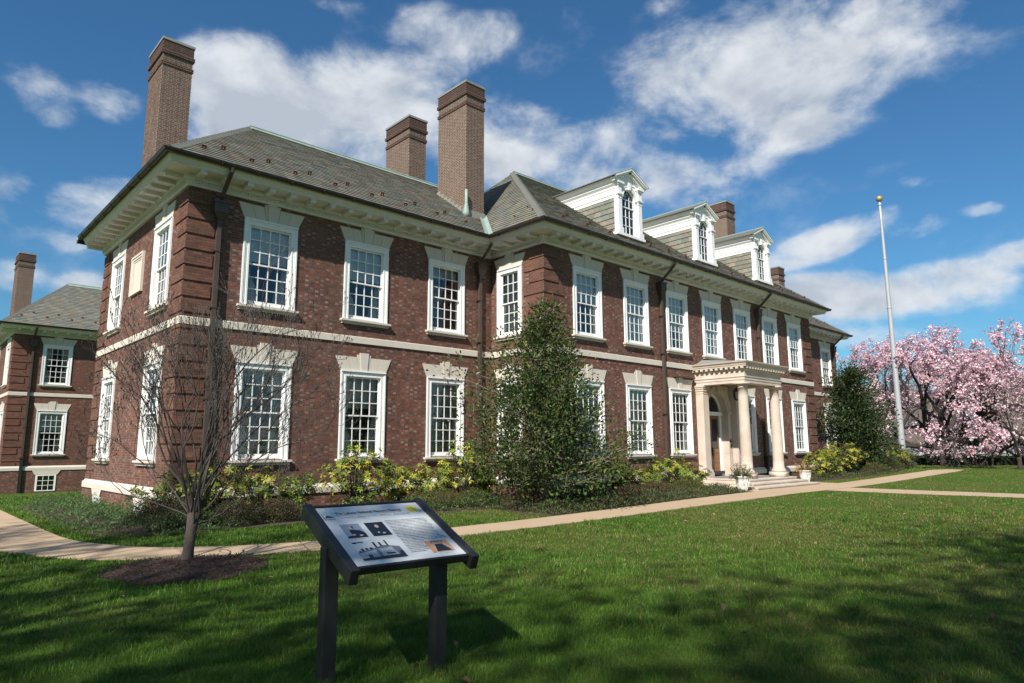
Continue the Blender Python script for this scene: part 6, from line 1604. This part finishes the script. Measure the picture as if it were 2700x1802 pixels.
# ------------------------------------------------------------------ far background on the right
def hill():
    b = MB(); n = 60; vs = []
    for i in range(n + 1):
        y = -150 + 330 * i / n
        for j, (x, z) in enumerate(((112, .45), (125, 2.0), (140, 7.5), (165, 13.5), (200, 17), (260, 18))):
            vs.append((x + 6 * math.sin(i * .5 + j), y, z + (0 if j == 0 else 1.4 * math.sin(i * .37 + j * 1.3) + .8 * math.sin(i * .9))))
    b.add(vs, [(i * 6 + j, (i + 1) * 6 + j, (i + 1) * 6 + j + 1, i * 6 + j + 1) for i in range(n) for j in range(5)])
    tag(b.build('wooded_hill', mat('leaf_litter', (.125, .095, .075), 1.0, noise=(.6, (.075, .062, .05), .9)), smooth=True), kind='structure')
hill()
rg = np.random.default_rng(88); b = MB()
for i in range(420):
    x = rg.uniform(108, 180); y = rg.uniform(-90, 110); z = .3 + max(0, (x - 122)) * .24; h = rg.uniform(7, 13); p = Vector((x, y, z))
    b.tube([p, p + Vector((rg.normal() * .2, rg.normal() * .2, h * .6)), p + Vector((rg.normal() * .5, rg.normal() * .5, h))], [.16, .11, .03], 4, caps=False)
    for k in range(11):
        s = p + Vector((0, 0, h * rg.uniform(.3, .9))); a = rg.uniform(0, 6.28); e = s + Vector((math.cos(a) * 1.9, math.sin(a) * 1.9, rg.uniform(.8, 2.4))); b.tube([s, e], [.06, .02], 3, caps=False)
        for q in range(3): f = s.lerp(e, rg.uniform(.4, 1)); b.tube([f, f + Vector(rg.normal(size=3)) * .8 + Vector((0, 0, .5))], [.03, .012], 3, caps=False)
tag(b.build('distant_woods', mat('grey_wood', (.15, .125, .11), 1.0), fix=False), kind='stuff')
# road, wall, lamps
b = MB(); b.box(84, 93, -120, 120, .44, .47); tag(b.build('street', mat('asphalt', (.10, .10, .105), .9)), kind='structure')
rw = thing('retaining_wall', (97, 20, .5), 'long low pale concrete wall across the street in the distance', 'wall')
for i in range(16):
    b = MB(); y = -60 + i * 9; b.box(97, 97.5, y + .02, y + 8.98, .4, 1.75 + .25 * (i % 2)); b.build('wall_panel', mat('pale_concrete', (.21, .215, .22), .85, noise=(.5, (.16, .165, .165), .7)), rw)
gd = thing('guard_rail', (83.5, 0, .5), 'grey metal guard rail along the distant street', 'guard rail')
b = MB(); b.box(83.4, 83.46, -60, 70, .92, 1.15); b.build('rail', M_pole, gd)
b = MB()
for i in range(33): b.box(83.47, 83.57, -60 + i * 4, -59.88 + i * 4, .4, 1.15)
b.build('posts', M_pole, gd)
def lamp(x, y, h, label, two=True):
    g = H3(x, y); t = thing('street_lamp', g, label, 'street lamp'); b = MB(); b.tube([g, g + Vector((0, 0, h))], [.09, .07], 8); b.build('lamp_post', M_iron, t)
    for s in (-1, 1) if two else (1,):
        b = MB(); c = g + Vector((0, 0, h)) + Vector((_r.x, _r.y, 0)).normalized() * s * .95; b.obox(c, Vector((_r.x, _r.y, 0)).normalized() * .33, Vector((_f.x, _f.y, 0)).normalized() * .25, (0, 0, .22)); b.tube([g + Vector((0, 0, h)), c], .03, 5); b.build('lamp_head', mat('lamp_cream', (.6, .57, .5), .5), t)
lamp(70, 3.6, 3.4, 'twin headed street lamp behind the flagpole foot')
for x, y, h, l in ((88, 4.0, 8.5, 'pale utility pole seen under the left branches of the forked magnolia'), (94, -12.0, 9.0, 'thin pale pole in the distance right of the forked magnolia trunk')):
    g = H3(x, y); t = thing('utility_pole', g, l, 'pole'); b = MB(); b.tube([g, g + Vector((0, 0, h))], [.30, .2], 8); b.build('pole', M_pole, t); b = MB(); b.box(g.x - .1, g.x + .1, g.y - .9, g.y + .9, g.z + h - .5, g.z + h - .38); b.build('crossarm', M_pole, t)

# ------------------------------------------------------------------ grass blades and fallen leaves
def mask_lawn(P):
    x, y = P[:, 0], P[:, 1]; ok = np.ones(len(P), bool)
    ii, oo = np.array(inner), np.array(outer)
    def inpoly(poly):
        ins = np.zeros(len(P), bool); k = len(poly)
        for i in range(k):
            (x0, y0), (x1, y1) = poly[i], poly[(i + 1) % k]
            ins ^= ((y0 > y) != (y1 > y)) & (x < (x1 - x0) * (y - y0) / (y1 - y0 + 1e-12) + x0)
        return ins
    ok &= ~inpoly([tuple(p) for p in inner] + [tuple(p) for p in outer[::-1]])
    ok &= ~((x > 19.82) & (x < 21.73) & (y < -7)) & ~((x > 17.3) & (x < 24.8) & (y > -5.9) & (y < -2))
    ok &= ~((x > -.2) & (x < 41) & (y > -2.7) & (y < 9)) & ~((x > 7.4) & (x < 17.3) & (y > -5.8) & (y < -2)) & ~inpoly([(-1.7, 7.5), (-1.8, 3), (-1.5, -2.2), (2, -2.5), (7.4, -3), (9, -2), (0, 2), (0, 9)]) & ~inpoly([(24.3, -4.3), (29, -4.8), (34, -4.8), (41, -3.5), (41, -2), (24.3, -2)])
    ok &= ((x - tp.x) ** 2 + (y - tp.y + .17) ** 2 > 1.0)
    return ok
def grass(seed, d0, d1, n, hgt, wid, power):
    rg = np.random.default_rng(seed); d = (rg.uniform(d0 ** power, d1 ** power, n)) ** (1 / power); a = rg.uniform(-R(45), R(47), n); yaw = 0.7513 + a
    P = np.stack([EYE.x + d * np.sin(yaw), EYE.y + d * np.cos(yaw)], 1); P = P[mask_lawn(P)]; n = len(P); d = np.hypot(P[:, 0] - EYE.x, P[:, 1] - EYE.y)
    z = Hn(P[:, 0], P[:, 1]); f = .5 + .5 * np.sin(P[:, 0] * 1.7 + 2 * np.sin(P[:, 1] * .9)) * np.sin(P[:, 1] * 1.3 + 1)
    # dry patches towards the right side of the front lawn
    q = np.sin(P[:, 0] * .55 + 1.0) * np.sin(P[:, 1] * .7 + .4) + .6 * np.sin(P[:, 0] * 1.3 - P[:, 1] * .9) + .35 * np.sin(P[:, 0] * 3.1 + P[:, 1] * 2.3)
    q = np.clip(q * .5 + .36 + .05 * (P[:, 0] - 2), 0, 1) * np.clip((P[:, 0] + 1.5) / 4, 0, 1)
    tuft = .8 + .5 * np.sin(P[:, 0] * 9.1 + 2 * np.sin(P[:, 1] * 3.7)) * np.sin(P[:, 1] * 8.3 + 1.7 * np.sin(P[:, 0] * 2.9))
    h = hgt * rg.uniform(.5, 1.35, n) * (1 - .45 * q) * (.8 + .4 * f) * tuft; w = wid * rg.uniform(.7, 1.3, n) * np.clip(d / 6, .8, 2.6)
    th = rg.uniform(0, 2 * math.pi, n); lean = rg.uniform(.15, .95, n) * h; la = rg.uniform(0, 2 * math.pi, n)
    C = np.stack([np.cos(th), np.sin(th), np.zeros(n)], 1) * w[:, None] / 2; B = np.concatenate([P, z[:, None]], 1)
    M = B + np.stack([np.cos(la) * lean * .35, np.sin(la) * lean * .35, h * .6], 1); T = B + np.stack([np.cos(la) * lean, np.sin(la) * lean, h], 1)
    V = np.stack([B - C, B + C, M + C * .75, M - C * .75, T], 1).reshape(-1, 3); i5 = (np.arange(n) * 5)[:, None, None]
    F = (i5 + np.array([(0, 1, 2), (0, 2, 3), (3, 2, 4)])[None]).reshape(-1, 3)
    clump = np.clip(1 + .38 * np.sin(P[:, 0] * 6.3 + 1.9 * np.sin(P[:, 1] * 4.1)) * np.sin(P[:, 1] * 5.7 + 1.3 * np.sin(P[:, 0] * 3.3)), .55, 1.4)[:, None]
    t = clump * cols([(.062, .142, .012), (.080, .168, .016), (.050, .118, .011), (.112, .175, .020)], n, rg, .7, 1.25); dry = (rg.random(n) < q * .62); t[dry] = cols([(.20, .15, .055), (.15, .13, .04), (.24, .19, .08)], dry.sum(), rg, .7, 1.2)
    np_build('grass', V, F, M_blade, None, np.repeat(t, 3, 0), kind='stuff')
grass(101, 2.2, 8.0, 230000, .060, .0032, 1.55)
grass(102, 8.0, 20.0, 210000, .060, .0050, 1.5)
grass(103, 20.0, 55.0, 120000, .060, .010, 1.5)
rg = np.random.default_rng(104); n = 190; d = rg.uniform(3 ** 1.4, 22 ** 1.4, n) ** (1 / 1.4); yaw = .7513 + rg.uniform(-R(38), R(40), n); P = np.stack([EYE.x + d * np.sin(yaw), EYE.y + d * np.cos(yaw)], 1); P = P[mask_lawn(P) & (P[:, 0] > -3)]; n = len(P)
P3 = np.concatenate([P, (Hn(P[:, 0], P[:, 1]) + rg.uniform(.03, .055, n))[:, None]], 1); V, F = quads_leaf(P3, unit(n, rg) * [1, 1, .4], unit(n, rg) * .5 + [0, 0, 1], rg.uniform(.045, .10, n), rg.uniform(.035, .06, n), .35)
np_build('fallen_leaves', V, F, M_soft, None, tint_tri(cols([(.20, .09, .05), (.28, .15, .08), (.13, .07, .045), (.32, .2, .12)], n, rg)), kind='stuff')
